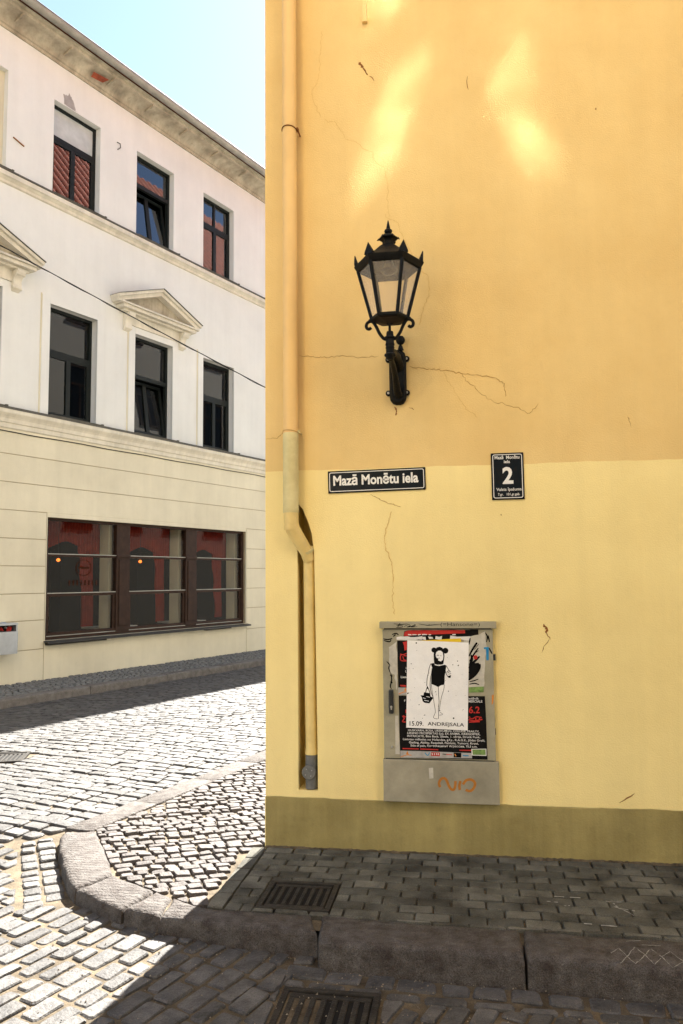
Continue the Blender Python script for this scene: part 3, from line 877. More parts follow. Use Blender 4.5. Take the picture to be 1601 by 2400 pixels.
b = MB(); b.lathe([(.018,3.036),(.020,3.030),(.022,3.008),(.032,3.004),(.033,2.996),(.025,2.990),(.024,2.968),(.027,2.964),(.027,2.956),(.024,2.952),(.024,2.945),(.027,2.941),(.024,2.936),(.024,2.908),(.033,2.903),(.034,2.895),(.026,2.886),(.018,2.872)], LX, LY, 18); lp(b, 'post', M['iron'], auto=40)
b = MB()
half = [( -.053,2.99),(-.053,2.75),(-.048,2.722),(-.034,2.703),(-.012,2.694),(.012,2.694),(.034,2.703),(.048,2.722),(.053,2.75),(.053,2.99),(.046,3.016),(.028,3.034),(.0,3.040),(-.028,3.034),(-.046,3.016)]
n = len(half); BX = .8535
vs_ = [(BX+x, 0, z) for x, z in half]+[(BX+x, -.028, z) for x, z in half]+[(BX+x*.72, -.046, 2.867+(z-2.867)*.93) for x, z in half]
b.add(vs_, [(i,(i+1)%n,n+(i+1)%n,n+i) for i in range(n)]+[(n+i,n+(i+1)%n,2*n+(i+1)%n,2*n+i) for i in range(n)]+[tuple(range(2*n,3*n))])
lp(b, 'wall_plate', M['iron'], auto=40)
b = MB(); b.tube([(BX,-.03,2.93),(BX-.002,-.12,2.965),(BX-.006,-.24,2.955),(LX+.003,-.34,2.92),(LX,-.40,2.885)], [.045,.032,.026,.026,.020], 10); lp(b, 'arm', M['iron'], auto=60)
b = MB(); b.tube([(BX+.004,-.03,2.745),(BX,-.075,2.765),(BX-.004,-.16,2.835),(BX-.008,-.27,2.88),(LX,-.385,2.885)], [.030,.024,.018,.016,.016], 8); lp(b, 'brace', M['iron'], auto=60)
b = MB(); b.tube([(.875,-.030,3.035),(.8745,-.032,3.062),(.8745,-.033,3.068)], [.020,.012,.006], 10)
b.lathe([(.004,3.067),(.017,3.073),(.026,3.085),(.029,3.098),(.026,3.111),(.017,3.122),(.004,3.126)], .8745, -.034, 14); lp(b, 'ball_finial', M['iron'], auto=40)
for x, z in ((.794,2.984),(.910,2.984),(.793,2.770),(.908,2.769)):
    b = MB(); b.tube([(x,0,z),(x,-.014,z),(x,-.018,z)], [.018,.018,.013], 12); lg = lp(b, 'lug', M['iron'], auto=40)
    b = MB(); b.tube([(x-.001,-.017,z),(x-.001,-.022,z)], .0075, 8); lp(b, 'bolt', M['screw'])

# ================================================================ SIGNS
def pr(x, z, o): k = (4.713-o)/4.713; return 1.219+(x-1.219)*k, 1.62+(z-1.62)*k
def rrect(w, h, r, n=5):
    out = []
    for cx, cz, a0 in ((w/2-r,h/2-r,0),(-w/2+r,h/2-r,pi/2),(-w/2+r,-h/2+r,pi),(w/2-r,-h/2+r,3*pi/2)):
        for i in range(n+1):
            a = a0+i*pi/2/n; out.append((cx+r*cos(a), cz+r*sin(a)))
    return out
def plate(name, cx, cz, w, h, tilt, label, cat, border_in, border_w, rad, texts, y0=-.006, dep=.006):
    e = empty(name, (cx, 0, cz), 0, label, cat); e.rotation_euler = (0, -tilt, 0)
    b = MB()
    o1 = rrect(w, h, .004); o2 = rrect(w-.006, h-.006, .004); n = len(o1)
    b.add([(x, y0+dep, z) for x, z in o1]+[(x, y0-.001, z) for x, z in o1]+[(x, y0-dep*.6, z) for x, z in o2],
          [(i,(i+1)%n,n+(i+1)%n,n+i)[::-1] for i in range(n)]+[(n+i,n+(i+1)%n,2*n+(i+1)%n,2*n+i)[::-1] for i in range(n)]+[tuple(range(2*n,3*n))[::-1]])
    b.build('plate', M['sign_edge'], e)
    yb_ = y0-dep*.6
    ins = rrect(w-2*border_in+.002, h-2*border_in+.002, rad)
    b = MB(); b.prism(ins[::-1], 'y', yb_-.0012, yb_+.001); b.build('panel', M['sign'], e)
    oo = rrect(w-2*border_in, h-2*border_in, rad); ii = rrect(w-2*border_in-2*border_w, h-2*border_in-2*border_w, max(rad-border_w,.001)); n = len(oo)
    b = MB(); b.add([(x, yb_-.0020, z) for x, z in oo]+[(x, yb_-.0020, z) for x, z in ii], [(i,(i+1)%n,n+(i+1)%n,n+i)[::-1] for i in range(n)]); b.build('border', M['sign_white'], e)
    for s, x0, x1, z0, z1, bold in texts:
        b = MB(); put_text(b, s, lambda x, z: (x, yb_-.0022, z), x1-x0, z1-z0, x0, z0, bold); b.build('lettering', M['sign_white'], e)
    return e
x_, z_ = pr(.7075, 2.2275, .012)
plate('street_sign', x_, z_, .608, .139, radians(.85), 'wide blue-black enamel street name sign reading Mazā Monētu iela', 'sign', .009, .0042, .012,
      [('Mazā Monētu iela', -.304+.056*.608, -.304+.928*.608, -.0245, .0435, .03)])
def hn(px, py): return (px-677)/755*.193, -(py-735)/1070*.285
hx = [('Mazā  Monētu', 385, 960, 345, 262, .02), ('iela', 598, 738, 440, 368, .02), ('2', 555, 805, 915, 525, .03), ('Valsts īpašums', 405, 985, 1092, 998, .01), ('7.gr.   101.gr.gab.', 440, 945, 1195, 1120, .01)]
x_, z_ = pr(1.5075, 2.230, .012)
plate('house_number_plate', x_, z_, .193, .285, radians(.2), 'small upright dark house number plate with a large white 2', 'sign', .009, .0042, .012,
      [(s, hn(a,0)[0], hn(b_,0)[0], hn(0,c_)[1], hn(0,d_)[1], bo) for s, a, b_, c_, d_, bo in hx])

# ================================================================ ELECTRICITY CABINET AND POSTERS
cb = empty('electricity_cabinet', (1.07, 0, .29), 0, 'grey olive electricity cabinet set into the yellow wall and pasted over with posters', 'cabinet')
def cbx(x0, x1, z0, z1, o, y1=.0):
    a = pr(x0, z0, o); c = pr(x1, z1, o); b = MB(); b.box(a[0], c[0], -o, y1, a[1], c[1]); return b
part(cb, cbx(.733,1.393,.543,1.310,.038), 'door', M['cab'], bevel=.003)
part(cb, cbx(.714,1.416,1.316,1.355,.058), 'lid', M['cab'], bevel=.003)
part(cb, cbx(.726,1.409,.290,.536,.046), 'base_panel', M['cab_base'], bevel=.003)
part(cb, cbx(.742,1.384,.530,1.32,.030), 'gap_strip', M['cab_dark'])
OF = .0385
def D(rx, ry, o=OF):
    l = 85+15*(ry-170)/1530; r = 1390+38*(ry-170)/1570
    s = (rx-l)/(r-l)
    x = .733+.66*s; z = 1.314-.774*(ry-170)/(1530+40*s)
    x, z = pr(x, z, o)
    return (x, -o, z)
def sheet(name, pts, o, m, parent, thick=.0006):
    b = MB(); n = len(pts)
    f = [D(x, y_, o) for x, y_ in pts]; k = [(p[0], p[1]+thick, p[2]) for p in f]
    if area([(p[0], p[2]) for p in f]) < 0: f, k = f[::-1], k[::-1]
    b.add(f+k, [tuple(range(n)), tuple(range(n,2*n))[::-1]]+[(i,n+i,n+(i+1)%n,(i+1)%n) for i in range(n)])
    return part(parent, b, name, m)
def sroot(name, rx, ry, label, cat='poster'):
    p = D(rx, ry); return empty(name, p, 0, label, cat)
def stroke(mb, pts, w, o, mi=0, taper=False):
    sm = []
    for i in range(len(pts)-1):
        for f in (0,.33,.66):
            p0 = pts[max(i-1,0)]; p1 = pts[i]; p2 = pts[i+1]; p3 = pts[min(i+2,len(pts)-1)]
            sm.append(tuple(.5*((2*p1[j])+(-p0[j]+p2[j])*f+(2*p0[j]-5*p1[j]+4*p2[j]-p3[j])*f*f+(-p0[j]+3*p1[j]-3*p2[j]+p3[j])*f**3) for j in (0,1)))
    sm.append(pts[-1]); n = len(sm); vs_ = []
    for i, p in enumerate(sm):
        q0 = sm[max(i-1,0)]; q1 = sm[min(i+1,n-1)]
        t_ = Vector((q1[0]-q0[0], q1[1]-q0[1])); t_ = t_.normalized() if t_.length > 0 else Vector((1,0))
        ww = w/2*(1 if not taper else (.4+.6*sin(pi*(i+.5)/n)))
        vs_ += [D(p[0]-t_.y*ww, p[1]+t_.x*ww, o), D(p[0]+t_.y*ww, p[1]-t_.x*ww, o)]
    mb.add(vs_, [(2*i,2*i+2,2*i+3,2*i+1) for i in range(n-1)], mi)
def poly(mb, pts, o, mi=0):
    f = [D(x, y_, o) for x, y_ in pts]
    if area([(p[0], p[2]) for p in f]) < 0: f = f[::-1]
    mb.add(f, [tuple(range(len(f)))], mi)
def blob(cx, cy_, r, n=12, j=.0, rn=random): return [(cx+r*cos(2*pi*i/n)*(1+rn.uniform(-j,j)), cy_+r*sin(2*pi*i/n)*(1+rn.uniform(-j,j))) for i in range(n)]
def torn(pts, amp=9, step=26, seed=1):
    rn = random.Random(seed); out = []
    for i in range(len(pts)):
        a = pts[i]; c = pts[(i+1) % len(pts)]
        L = sqrt((a[0]-c[0])**2+(a[1]-c[1])**2); m = max(1, int(L/step))
        for j in range(m): out.append((a[0]+(c[0]-a[0])*j/m+rn.uniform(-amp,amp), a[1]+(c[1]-a[1])*j/m+rn.uniform(-amp,amp)))
    return out
def tline(mb, s, x0, x1, base, h, o, bold=0.0, sl=.022, mi=0):
    put_text(mb, s, lambda x, z: D(x, base - z + sl*(x-x0), o), x1-x0, h, x0, 0, bold, mi=mi)
# cabinet fittings
b = MB(); a = D(162, 1170); c = D(215, 890); b.box(a[0], c[0], -.062, -.036, a[2], c[2]); part(cb, b, 'handle', M['handle'], bevel=.006)
b = MB(); p = D(188, 1105, .063); b.tube([(p[0],-.060,p[2]+.004),(p[0],-.064,p[2]+.004)], .007, 12); b.box(p[0]-.004,p[0]+.004,-.064,-.060,p[2]-.012,p[2]); part(cb, b, 'lock', M['screw'])
b = MB(); p = D(195, 1562); b.tube([(p[0],-.036,p[2]),(p[0],-.046,p[2])], .006, 10); part(cb, b, 'rivet', M['screw'])
for ry in (515, 1395):
    b = MB(); p = D(1412, ry); b.tube([(p[0],-.02,p[2]-.018),(p[0],-.02,p[2]+.018)], .008, 8); part(cb, b, 'hinge', M['handle'])
b = MB()
for st in ([(770,2035),(756,1990),(780,1942),(822,1932),(852,1965),(872,2015),(900,2058),(935,2062),(950,2010),(952,1965)], [(1003,2068),(998,2015),(1012,1965)], [(1040,2005),(1078,1957),(1140,1950),(1182,1990),(1166,2048),(1122,2082),(1072,2066)]):
    stroke(b, st, 30, .0472)
part(cb, b, 'graffiti', M['spray'])
b = MB(); poly(b, [(636,1812),(688,1808),(692,1932),(642,1936)], .0472); part(cb, b, 'tape', M['paper_old'])
b = MB()
for st in ([(222,110),(300,118),(390,112)], [(300,100),(268,152)], [(255,132),(330,128)], [(250,155),(320,150),(330,140)], [(345,145),(400,120),(420,135),(380,150),(440,140),(480,120),(470,140),(430,150),(505,145)], [(520,112),(600,125),(640,128),(720,122),(790,124)], [(640,120),(660,130)]):
    stroke(b, st, 9, .0586, taper=True)
put_text(b, '(=Hansone=)', lambda x, z: D(x, 152-z, .0586), 460, 58, 782, 0, -.005)
part(cb, b, 'marker_scrawl', M['ink'])
b = MB()
for st in ([(95,290),(150,300),(205,285)], [(100,310),(170,325),(190,300)], [(200,240),(250,225),(280,245)], [(215,262),(245,240)], [(135,560),(170,600),(160,640),(182,700)], [(185,700),(195,780),(178,850),(190,885)], [(175,720),(205,735)], [(178,800),(205,815)], [(1290,200),(1330,260),(1320,330)], [(1340,250),(1355,330)], [(1350,400),(1385,470)]):
    stroke(b, st, 16, .0392, taper=True)
part(cb, b, 'marker_scrawl', M['ink'])
b = MB(); poly(b, torn([(165,390),(255,330),(262,660),(255,900),(225,720),(175,700),(160,520)], 8, 40, 3), .0392); part(cb, b, 'paper_remnant', M['paper_old'])
b = MB(); poly(b, [(236,1200),(272,1200),(285,1500),(290,1650),(236,1648)], .0392); part(cb, b, 'paper_remnant', M['paper_old'])
b = MB(); poly(b, torn([(1380,960),(1402,950),(1398,1060),(1375,1075)], 4, 40, 5), .0392); part(cb, b, 'paint_scuff', M['ink_orange'])

# torn red and black poster along the top
p5 = sroot('torn_red_poster', 790, 250, 'torn strip of red and black poster along the top of the cabinet door')
sheet('sheet', torn([(335,255),(350,205),(390,187),(1225,183),(1228,268),(1080,300),(900,310),(400,300)], 3, 60, 2), .0394, M['black_print'], p5)
b = MB(); poly(b, [(342,252),(352,210),(392,190),(1068,186),(1070,224),(830,232),(640,240),(480,246),(350,262)], .0399); part(p5, b, 'red_band', M['ink_red'])
b = MB()
for x, wd in ((395,40),(445,50),(510,35),(560,60),(640,30),(920,40)): poly(b, torn([(x,236),(x+wd,234),(x+wd,246),(x,248)], 3, 30, x), .0402)
for x0, x1, y0, y1 in ((260,560,262,300),(640,690,264,292),(720,800,262,296),(895,1125,258,305),(560,600,275,300)): poly(b, torn([(x0,y0),(x1,y0),(x1,y1),(x0,y1)], 8, 40, x0), .0402)
part(p5, b, 'torn_white', M['ink_white'])
# torn pale poster with black branches on the right
p4 = sroot('torn_branch_poster', 1200, 600, 'torn pale poster scrap with black branches at the right edge of the cabinet door')
sheet('sheet', torn([(1060,290),(1230,235),(1300,200),(1325,400),(1300,560),(1290,860),(1050,870)], 7, 45, 4), .0396, M['paper_old'], p4)
b = MB()
for st, w_ in (([(1115,500),(1150,430),(1200,350),(1208,335)], 26), ([(1120,560),(1170,480),(1225,400)], 20), ([(1110,640),(1180,560),(1240,500)], 30), ([(1115,700),(1170,640),(1235,600)], 36), ([(1112,780),(1180,720),(1232,640),(1240,590)], 40), ([(1120,600),(1150,540),(1140,480)], 30), ([(1115,360),(1130,280)], 16), ([(1120,800),(1170,790),(1225,770)], 14), ([(1120,832),(1180,820),(1235,838)], 14), ([(1160,480),(1230,430)], 8), ([(1180,420),(1230,350)], 7)):
    stroke(b, st, w_, .0404, taper=True)
poly(b, [(1115,590),(1230,575),(1240,640),(1215,700),(1180,740),(1112,785)], .0402)
part(p4, b, 'branches', M['ink'])
b = MB(); poly(b, blob(1190,512,26,10,.2), .0407); part(p4, b, 'red_spot', M['ink_red'])
b = MB(); poly(b, [(1288,392),(1346,388),(1346,545),(1318,548),(1314,412),(1290,414)], .0404); part(p4, b, 'blue_letter', M['ink_blue'])
# upper concert poster, mostly hidden
p3 = sroot('concert_poster', 320, 640, 'black concert poster mostly hidden behind the white one, upper left of the cabinet door')
sheet('sheet', [(262,312),(900,318),(900,958),(276,958)], .0400, M['black_print'], p3)
b = MB(); poly(b, [(330,330),(380,320),(380,420),(350,430),(345,370)], .0404)
for st in ([(300,470),(330,480),(378,462)], [(310,480),(300,510),(312,550),(378,555)], [(330,500),(345,540),(378,545)], [(340,490),(378,495)], [(300,850),(370,858)], [(296,842),(368,846)]): stroke(b, st, 11, .0404)
part(p3, b, 'red_print', M['ink_red'])
b = MB(); tline(b, 'Lietotas', 305, 440, 757, 26, .0404, .02, .01); tline(b, 'LENINO', 360, 500, 690, 26, .0404); tline(b, 'HUSK', 366, 470, 652, 26, .0404); part(p3, b, 'lettering', M['ink_white'])
b = MB(); poly(b, [(272,868),(600,872),(600,950),(274,958)], .0404); part(p3, b, 'sponsor_strip', M['ink_grey'])
b = MB(); stroke(b, [(280,945),(330,925),(372,918)], 10, .0408); poly(b, [(340,905),(362,868),(372,910)], .0408); part(p3, b, 'orange_mark', M['ink_orange'])
b = MB(); poly(b, [(1112,866),(1285,858),(1286,926),(1114,930)], .0410); part(p4, b, 'green_photo', M['ink_green'])
# lower concert poster
p2 = sroot('concert_poster', 800, 1340, 'black concert poster with white band names, lower half of the cabinet door')
sheet('sheet', [(278,965),(1300,972),(1312,1200),(1330,1718),(292,1692)], .0406, M['black_print'], p2)
LI = .0411
b = MB()
for s, x0, x1, base in (('HUSKVARN, RŪSA, URSKUMUG, COLLIDE, FRAILTY,', 390, 1235, 1385), ('LENINO PROSPEKTAS (Lt), EX ANIMA, KRIEGOPFER,', 380, 1245, 1422), ('INTRICATE, Bite Back, Sliede, 1. sērija, Drunk Punk,', 380, 1245, 1456), ('Lietotas mēbeles no Holandes, g.f.y., R.A.G.E., Jūdas Graši,', 328, 1300, 1493), ('Gatling, Ability, Requitall, Patriots, Tumors, Krovi,', 400, 1225, 1532), ('Side of pain, Коэффициент Агрессии, 75,5 s.m.', 418, 1210, 1568)):
    tline(b, s, x0, x1, base, 33, LI, .012)
tline(b, 'iedāvā:', 1106, 1228, 1012, 26, LI, .012, .005); tline(b, 'MERCIALE', 1108, 1270, 1048, 28, LI, .015, .005); tline(b, 'F', 345, 362, 1036, 24, LI)
part(p2, b, 'lettering', M['ink_white'])
b = MB(); tline(b, '6.2', 1112, 1240, 1175, 82, LI, .02, 0)
for st in ([(1110,1215),(1150,1240),(1200,1215),(1262,1225)], [(1105,1250),(1180,1262),(1270,1245)], [(1120,1210),(1125,1255)], [(1190,1210),(1195,1258)], [(1240,1212),(1235,1255)], [(1115,1278),(1240,1272)], [(320,1205),(345,1230),(322,1268),(362,1275)], [(330,1200),(365,1215)], [(322,1584),(515,1590)], [(535,1590),(750,1600)], [(1000,1606),(1230,1612)]): stroke(b, st, 13, LI)
poly(b, [(358,1130),(372,1125),(372,1170),(360,1172)], LI)
part(p2, b, 'red_print', M['ink_red'])
b = MB(); poly(b, [(294,1608),(560,1615),(1140,1640),(1150,1702),(296,1690)], LI); part(p2, b, 'sponsor_strip', M['ink_grey'])
b = MB(); poly(b, [(664,1628),(768,1632),(768,1676),(664,1672)], .0416); stroke(b, [(845,1655),(915,1660)], 9, .0416); part(p2, b, 'sponsor_mark', M['ink_red'])
b = MB()
for x in (676,702,728,748): stroke(b, [(x,1640),(x+6,1662)], 9, .0420)
part(p2, b, 'sponsor_mark', M['ink_white'])
b = MB(); poly(b, [(932,1634),(1022,1638),(1022,1694),(932,1690)], .0416); stroke(b, [(800,1650),(845,1656)], 8, .0416); part(p2, b, 'sponsor_mark', M['ink'])
b = MB(); stroke(b, [(945,1650),(960,1676)], 12, .0420); stroke(b, [(300,1682),(370,1660),(430,1662)], 9, .0416); poly(b, [(362,1650),(382,1608),(396,1655)], .0416); part(p2, b, 'sponsor_mark', M['ink_orange'])
b = MB(); stroke(b, [(590,1635),(625,1668),(645,1630)], 10, .0416); stroke(b, [(1040,1668),(1110,1672)], 12, .0416); part(p2, b, 'sponsor_mark', M['ink_blue'])
b = MB(); poly(b, [(1140,1592),(1316,1590),(1318,1674),(1144,1668)], .0416); part(p2, b, 'green_photo_border', M['ink_white'])
b = MB(); poly(b, [(1152,1600),(1306,1598),(1308,1664),(1156,1660)], .0419); part(p2, b, 'green_photo', M['ink_green'])
# white poster with the stencilled figure
p1 = sroot('white_poster', 740, 840, 'white poster with a black stencilled figure carrying a basket, dated 15.09.', 'poster')
sheet('sheet', [(384,306),(740,320),(1113,336),(1106,860),(1098,1376),(730,1358),(368,1340),(376,820)], .0424, M['paper'], p1)
F = .0429
b = MB(); poly(b, [(520,312),(1020,284),(1026,328),(700,322)], .0421); part(p5, b, 'yellow_strip', M['ink_yellow'])
b = MB()
poly(b, blob(702,424,31), F); poly(b, blob(838,432,35), F+.0001)
poly(b, [(712,412),(742,392),(772,385),(804,400),(822,440),(826,500),(818,560),(812,592),(782,602),(760,596),(742,600),(706,588),(700,540),(698,480),(704,430)], F+.0002)
poly(b, [(664,586),(700,578),(716,605),(760,614),(800,605),(830,597),(848,612),(838,680),(828,740),(828,800),(822,836),(785,842),(752,864),(715,846),(668,826),(668,760),(675,690),(682,640)], F+.0001)
poly(b, [(540,960),(576,962),(582,925),(655,936),(660,975),(695,990),(665,1030),(645,1056),(590,1050),(565,1030),(555,985)], F)
poly(b, [(620,845),(640,884),(610,888)], F); poly(b, [(864,735),(905,722),(897,755),(876,757)], F)
for st, w_ in (([(665,585),(645,640),(634,700),(620,760),(615,850)], 7), ([(680,640),(672,700),(660,760),(655,850),(668,930),(690,985)], 7), ([(848,612),(870,650),(898,688)], 6), ([(836,670),(846,705),(870,745)], 7),
    ([(850,690),(878,668)], 7), ([(862,700),(888,682)], 6), ([(872,712),(905,705)], 6), ([(668,826),(680,920),(694,1000),(706,1080),(716,1160),(694,1224),(742,1240)], 5), ([(752,862),(756,960),(761,1040),(752,1120),(756,1190),(750,1240)], 6),
    ([(825,836),(815,900),(790,980),(775,1060),(762,1150)], 5), ([(770,1160),(806,1185),(765,1196)], 4), ([(612,884),(600,935)], 8), ([(636,884),(655,940)], 8)):
    stroke(b, st, w_, F+.0003)
rn = random.Random(12)
for _ in range(46): poly(b, blob(rn.uniform(400,1085), rn.uniform(420,1240), rn.choice((2,3,3,4,6)), 6), F)
for x, y_, r in ((492,340,9),(388,938,9),(932,1232,10),(990,608,8),(980,556,6)): poly(b, blob(x, y_, r, 8), F)
tline(b, '15.09.', 408, 574, 1318, 54, F, .012, .02); tline(b, 'ANDREJSALA', 624, 1056, 1328, 54, F, .012, .035)
part(p1, b, 'black_print', M['ink'])
b = MB(); poly(b, [(722,480),(730,450),(755,432),(785,432),(808,455),(814,500),(808,540),(785,560),(755,550),(740,525),(728,510)], F+.0005)
for st in ([(568,990),(600,1000)], [(585,1020),(640,1030)], [(610,975),(650,985)]): stroke(b, st, 6, F+.0005)
stroke(b, [(712,600),(745,604)], 8, F+.0005); stroke(b, [(775,604),(830,596)], 8, F+.0005)
part(p1, b, 'white_reserve', M['paper'])
b = MB(); poly(b, [(724,520),(758,524),(748,546),(740,532)], F+.0008); stroke(b, [(734,486),(762,488)], 6, F+.0008); poly(b, blob(784,492,5,6), F+.0008); stroke(b, [(762,510),(770,530)], 3, F+.0008)
part(p1, b, 'face_marks', M['ink'])

# ================================================================ DRAIN GRATES
def grate(x0, x1, y0, y1, z, slots, label, rot=0, name='drain_grate'):
    cx, cy_ = (x0+x1)/2, (y0+y1)/2; w_, d_ = (x1-x0)/2, (y1-y0)/2
    e = empty(name, (cx, cy_, z), rot, label, 'drain grate', 'iron drain grates')
    def add(nm, m, *bx, **k):
        b = MB(); b.box(*bx); return b.build(nm, m, e, **k)
    f_ = .028
    add('frame', M['grate'], -w_, w_, -d_, -d_+f_, -.05, .004, bevel=.003); add('frame', M['grate'], -w_, w_, d_-f_, d_, -.05, .004, bevel=.003)
    add('frame', M['grate'], -w_, -w_+f_, -d_+f_, d_-f_, -.05, .004, bevel=.003); add('frame', M['grate'], w_-f_, w_, -d_+f_, d_-f_, -.05, .004, bevel=.003)
    iw = w_-f_-.008; idp = d_-f_-.008; m_ = .03
    add('cross_rail', M['grate'], -iw, iw, -idp, -idp+m_, -.03, -.002, bevel=.003); add('cross_rail', M['grate'], -iw, iw, idp-m_, idp, -.03, -.002, bevel=.003)
    n = slots+1; sw = 2*iw/(n+slots*.85)
    for k in range(n):
        a = -iw+k*sw*1.85
        add('bar', M['grate'], a, a+sw, -idp+m_, idp-m_, -.03, -.002, bevel=.004)
    add('pit_shade_plate', M['pit_shade_plate'], -w_+.004, w_-.004, -d_+.004, d_-.004, -.06, -.010)  # black slab just below the bars; its colour stands for the unlit hole
    return e
grate(*GR1, -.002, 7, 'square iron drain grate in the shaded paver pavement by the yellow wall')
grate(*GR2, zroad(.64,-1.5)+.003, 7, 'iron drain grate in the shaded road beside the kerb')
grate(*GR3, zroad(-3.06,2.08)+.002, 8, 'iron drain grate in the sunlit cobbled street', .35)

# ================================================================ WHITE BUILDING (local x along the facade, local y into the house)
wb = empty('white_building', W0, WROT, 'three storey cream building with dark windows, pediments and a wide brown shop window', 'building')
def wpart(mb, name, m, parent=None, **k): return mb.build(name, m, parent or wb, **k)
UL, UR = -9.0, 14.0
def wall_open(mb, x0, x1, z0, z1, y, ops, depth, mi=0):
    X = sorted({x0, x1, *[o[0] for o in ops], *[o[1] for o in ops]}); Z = sorted({z0, z1, *[o[2] for o in ops], *[o[3] for o in ops]})
    for a, b in zip(X, X[1:]):
        for c, d in zip(Z, Z[1:]):
            mx, mz = (a+b)/2, (c+d)/2
            if any(o[0] < mx < o[1] and o[2] < mz < o[3] for o in ops): continue
            mb.quad((a,y,c),(b,y,c),(b,y,d),(a,y,d), mi)
    for a, b, c, d in ops:
        e = y+depth
        mb.quad((a,y,c),(a,y,d),(a,e,d),(a,e,c), mi); mb.quad((b,y,c),(b,e,c),(b,e,d),(b,y,d), mi)
        mb.quad((a,y,d),(b,y,d),(b,e,d),(a,e,d), mi); mb.quad((a,y,c),(a,e,c),(b,e,c),(b,y,c), mi)
CEN = [1.268+1.955*k for k in range(-1, 3)]
TOP = (8.40, 10.145); MID = (4.445, 6.415)
ops_t = [(c-.52, c+.52, *TOP) for c in CEN]; ops_m = [(c-.515, c+.515, *MID) for c in CEN]
b = MB(); wall_open(b, UL, UR, 4.30, 10.95, 0, ops_t+ops_m, .22); wpart(b, 'upper_wall', M['white'])
SH = (.815, 6.160, .635, 2.712)
b = MB(); wall_open(b, UL, UR, -.3, 4.30, .014, [SH], .14); wpart(b, 'ground_floor_wall', M['groove'])
# plaster courses of the ground floor, each proud of the joints
zc = [-.3, .506, .982, 1.426, 1.878, 2.326, 2.783, 3.238, 3.695, 4.14]
g_ = .0055
def course(x0, x1, z0, z1):
    b = MB(); b.box(x0, x1, 0, .0135, z0, z1); wpart(b, 'plaster_course', M['beige'], bevel=.003)
for a, c in zip(zc, zc[1:]):
    if c <= 2.79:
        course(UL, .795-g_, a+g_, c-g_); course(6.185+g_, UR, a+g_, c-g_)
    elif a > 2.7 and a < 2.8: course(UL, UR, a+g_, c-g_)
    else: course(UL, UR, a+g_, c-g_)
course(.795+g_, 6.185-g_, -.3, SH[2]); course(SH[0], SH[1], SH[3], 2.783+g_-.0005)
course(.795+g_, SH[0], SH[2], 2.783+g_-.0005); course(SH[1], 6.185-g_, SH[2], 2.783+g_-.0005)
# belts and eaves cornice
b = MB(); b.sweep([(.0,4.10),(-.025,4.12),(-.025,4.19),(-.045,4.20),(-.055,4.26),(-.075,4.29),(-.115,4.335),(-.12,4.35),(-.12,4.405),(.0,4.435)], 'x', UL, UR); wpart(b, 'string_course', M['trim'])
b = MB(); b.sweep([(0,8.165),(-.03,8.18),(-.035,8.22),(-.07,8.255),(-.10,8.27),(-.10,8.345),(0,8.375)], 'x', UL, UR); wpart(b, 'string_course', M['trim'])
b = MB(); b.box(UL, UR, -.128, .0, 4.4365, 4.441); b.box(UL, UR, -.128, -.122, 4.40, 4.4365); wpart(b, 'flashing', M['flash'])
b = MB(); b.box(UL, UR, -.108, .0, 8.3765, 8.381); b.box(UL, UR, -.108, -.102, 8.352, 8.3765); wpart(b, 'flashing', M['flash'])
for c in CEN:
    for zf_, yo in ((4.441,-.14),(8.381,-.12)):
        b = MB(); b.box(c-.56, c+.60, yo, .02, zf_, zf_+.008); b.box(c+.56, c+.60, yo, -.02, zf_+.008, zf_+.022); wpart(b, 'window_sill', M['flash'])
cp = [(0,10.83),(-.03,10.83),(-.035,10.87),(-.06,10.885)]
cp += [(-.06-.27*(1-cos(t)), 10.885+.15*sin(t)) for t in [i*pi/2/8 for i in range(9)]]
cp += [(-.345,11.045),(-.345,11.085),(-.40,11.10),(-.40,11.135),(-.2,11.16)]
b = MB(); b.sweep(cp, 'x', UL, UR); wpart(b, 'eaves_cornice', M['cornice'], auto=35)
gr = [(-.49+.085*cos(t), 11.20+.085*sin(t)) for t in [pi+i*pi/12 for i in range(13)]]
gi = [(-.49+.078*cos(t), 11.20+.078*sin(t)) for t in [2*pi-i*pi/12 for i in range(13)]]
b = MB(); b.prism(gr+gi, 'x', UL, UR); gut_o = wpart(b, 'gutter', M['zinc'], auto=35)
b = MB(); b.tube([(UL,-.577,11.203),(UR,-.577,11.203)], .009, 6); wpart(b, 'gutter_bead', M['flash'], gut_o)
u = -8.4
while u < UR:
    b = MB(); b.prism([(-.49+.089*cos(t), 11.20+.089*sin(t)) for t in [pi+i*pi/10 for i in range(11)]]+[(-.49+.086*cos(t), 11.20+.086*sin(t)) for t in [2*pi-i*pi/10 for i in range(11)]], 'x', u, u+.03); wpart(b, 'gutter_joint', M['zinc'], gut_o)
    b = MB(); b.box(u+.4, u+.43, -.41, -.06, 11.09, 11.105); b.prism([(-.345,11.04),(-.345,11.0),(-.12,10.96),(-.10,10.99)], 'x', u+.4, u+.43); wpart(b, 'gutter_bracket', M['cornice'])
    u += .98
b = MB(); b.quad((UL,-.42,11.215),(UR,-.42,11.215),(UR,5.5,13.4),(UL,5.5,13.4)); b.quad((UL,5.5,13.4),(UR,5.5,13.4),(UR,11,11.2),(UL,11,11.2)); wpart(b, 'roof', M['tile'])
b = MB(); b.quad((UL,0,-.3),(UL,0,10.95),(UL,11,10.95),(UL,11,-.3)); b.quad((UR,0,-.3),(UR,11,-.3),(UR,11,10.95),(UR,0,10.95)); b.quad((UL,11,-.3),(UL,11,11.2),(UR,11,11.2),(UR,11,-.3))
b.quad((UL,0,10.95),(UR,0,10.95),(UR,11,10.95),(UL,11,10.95)); wpart(b, 'back_walls', M['beige'])
b = MB()
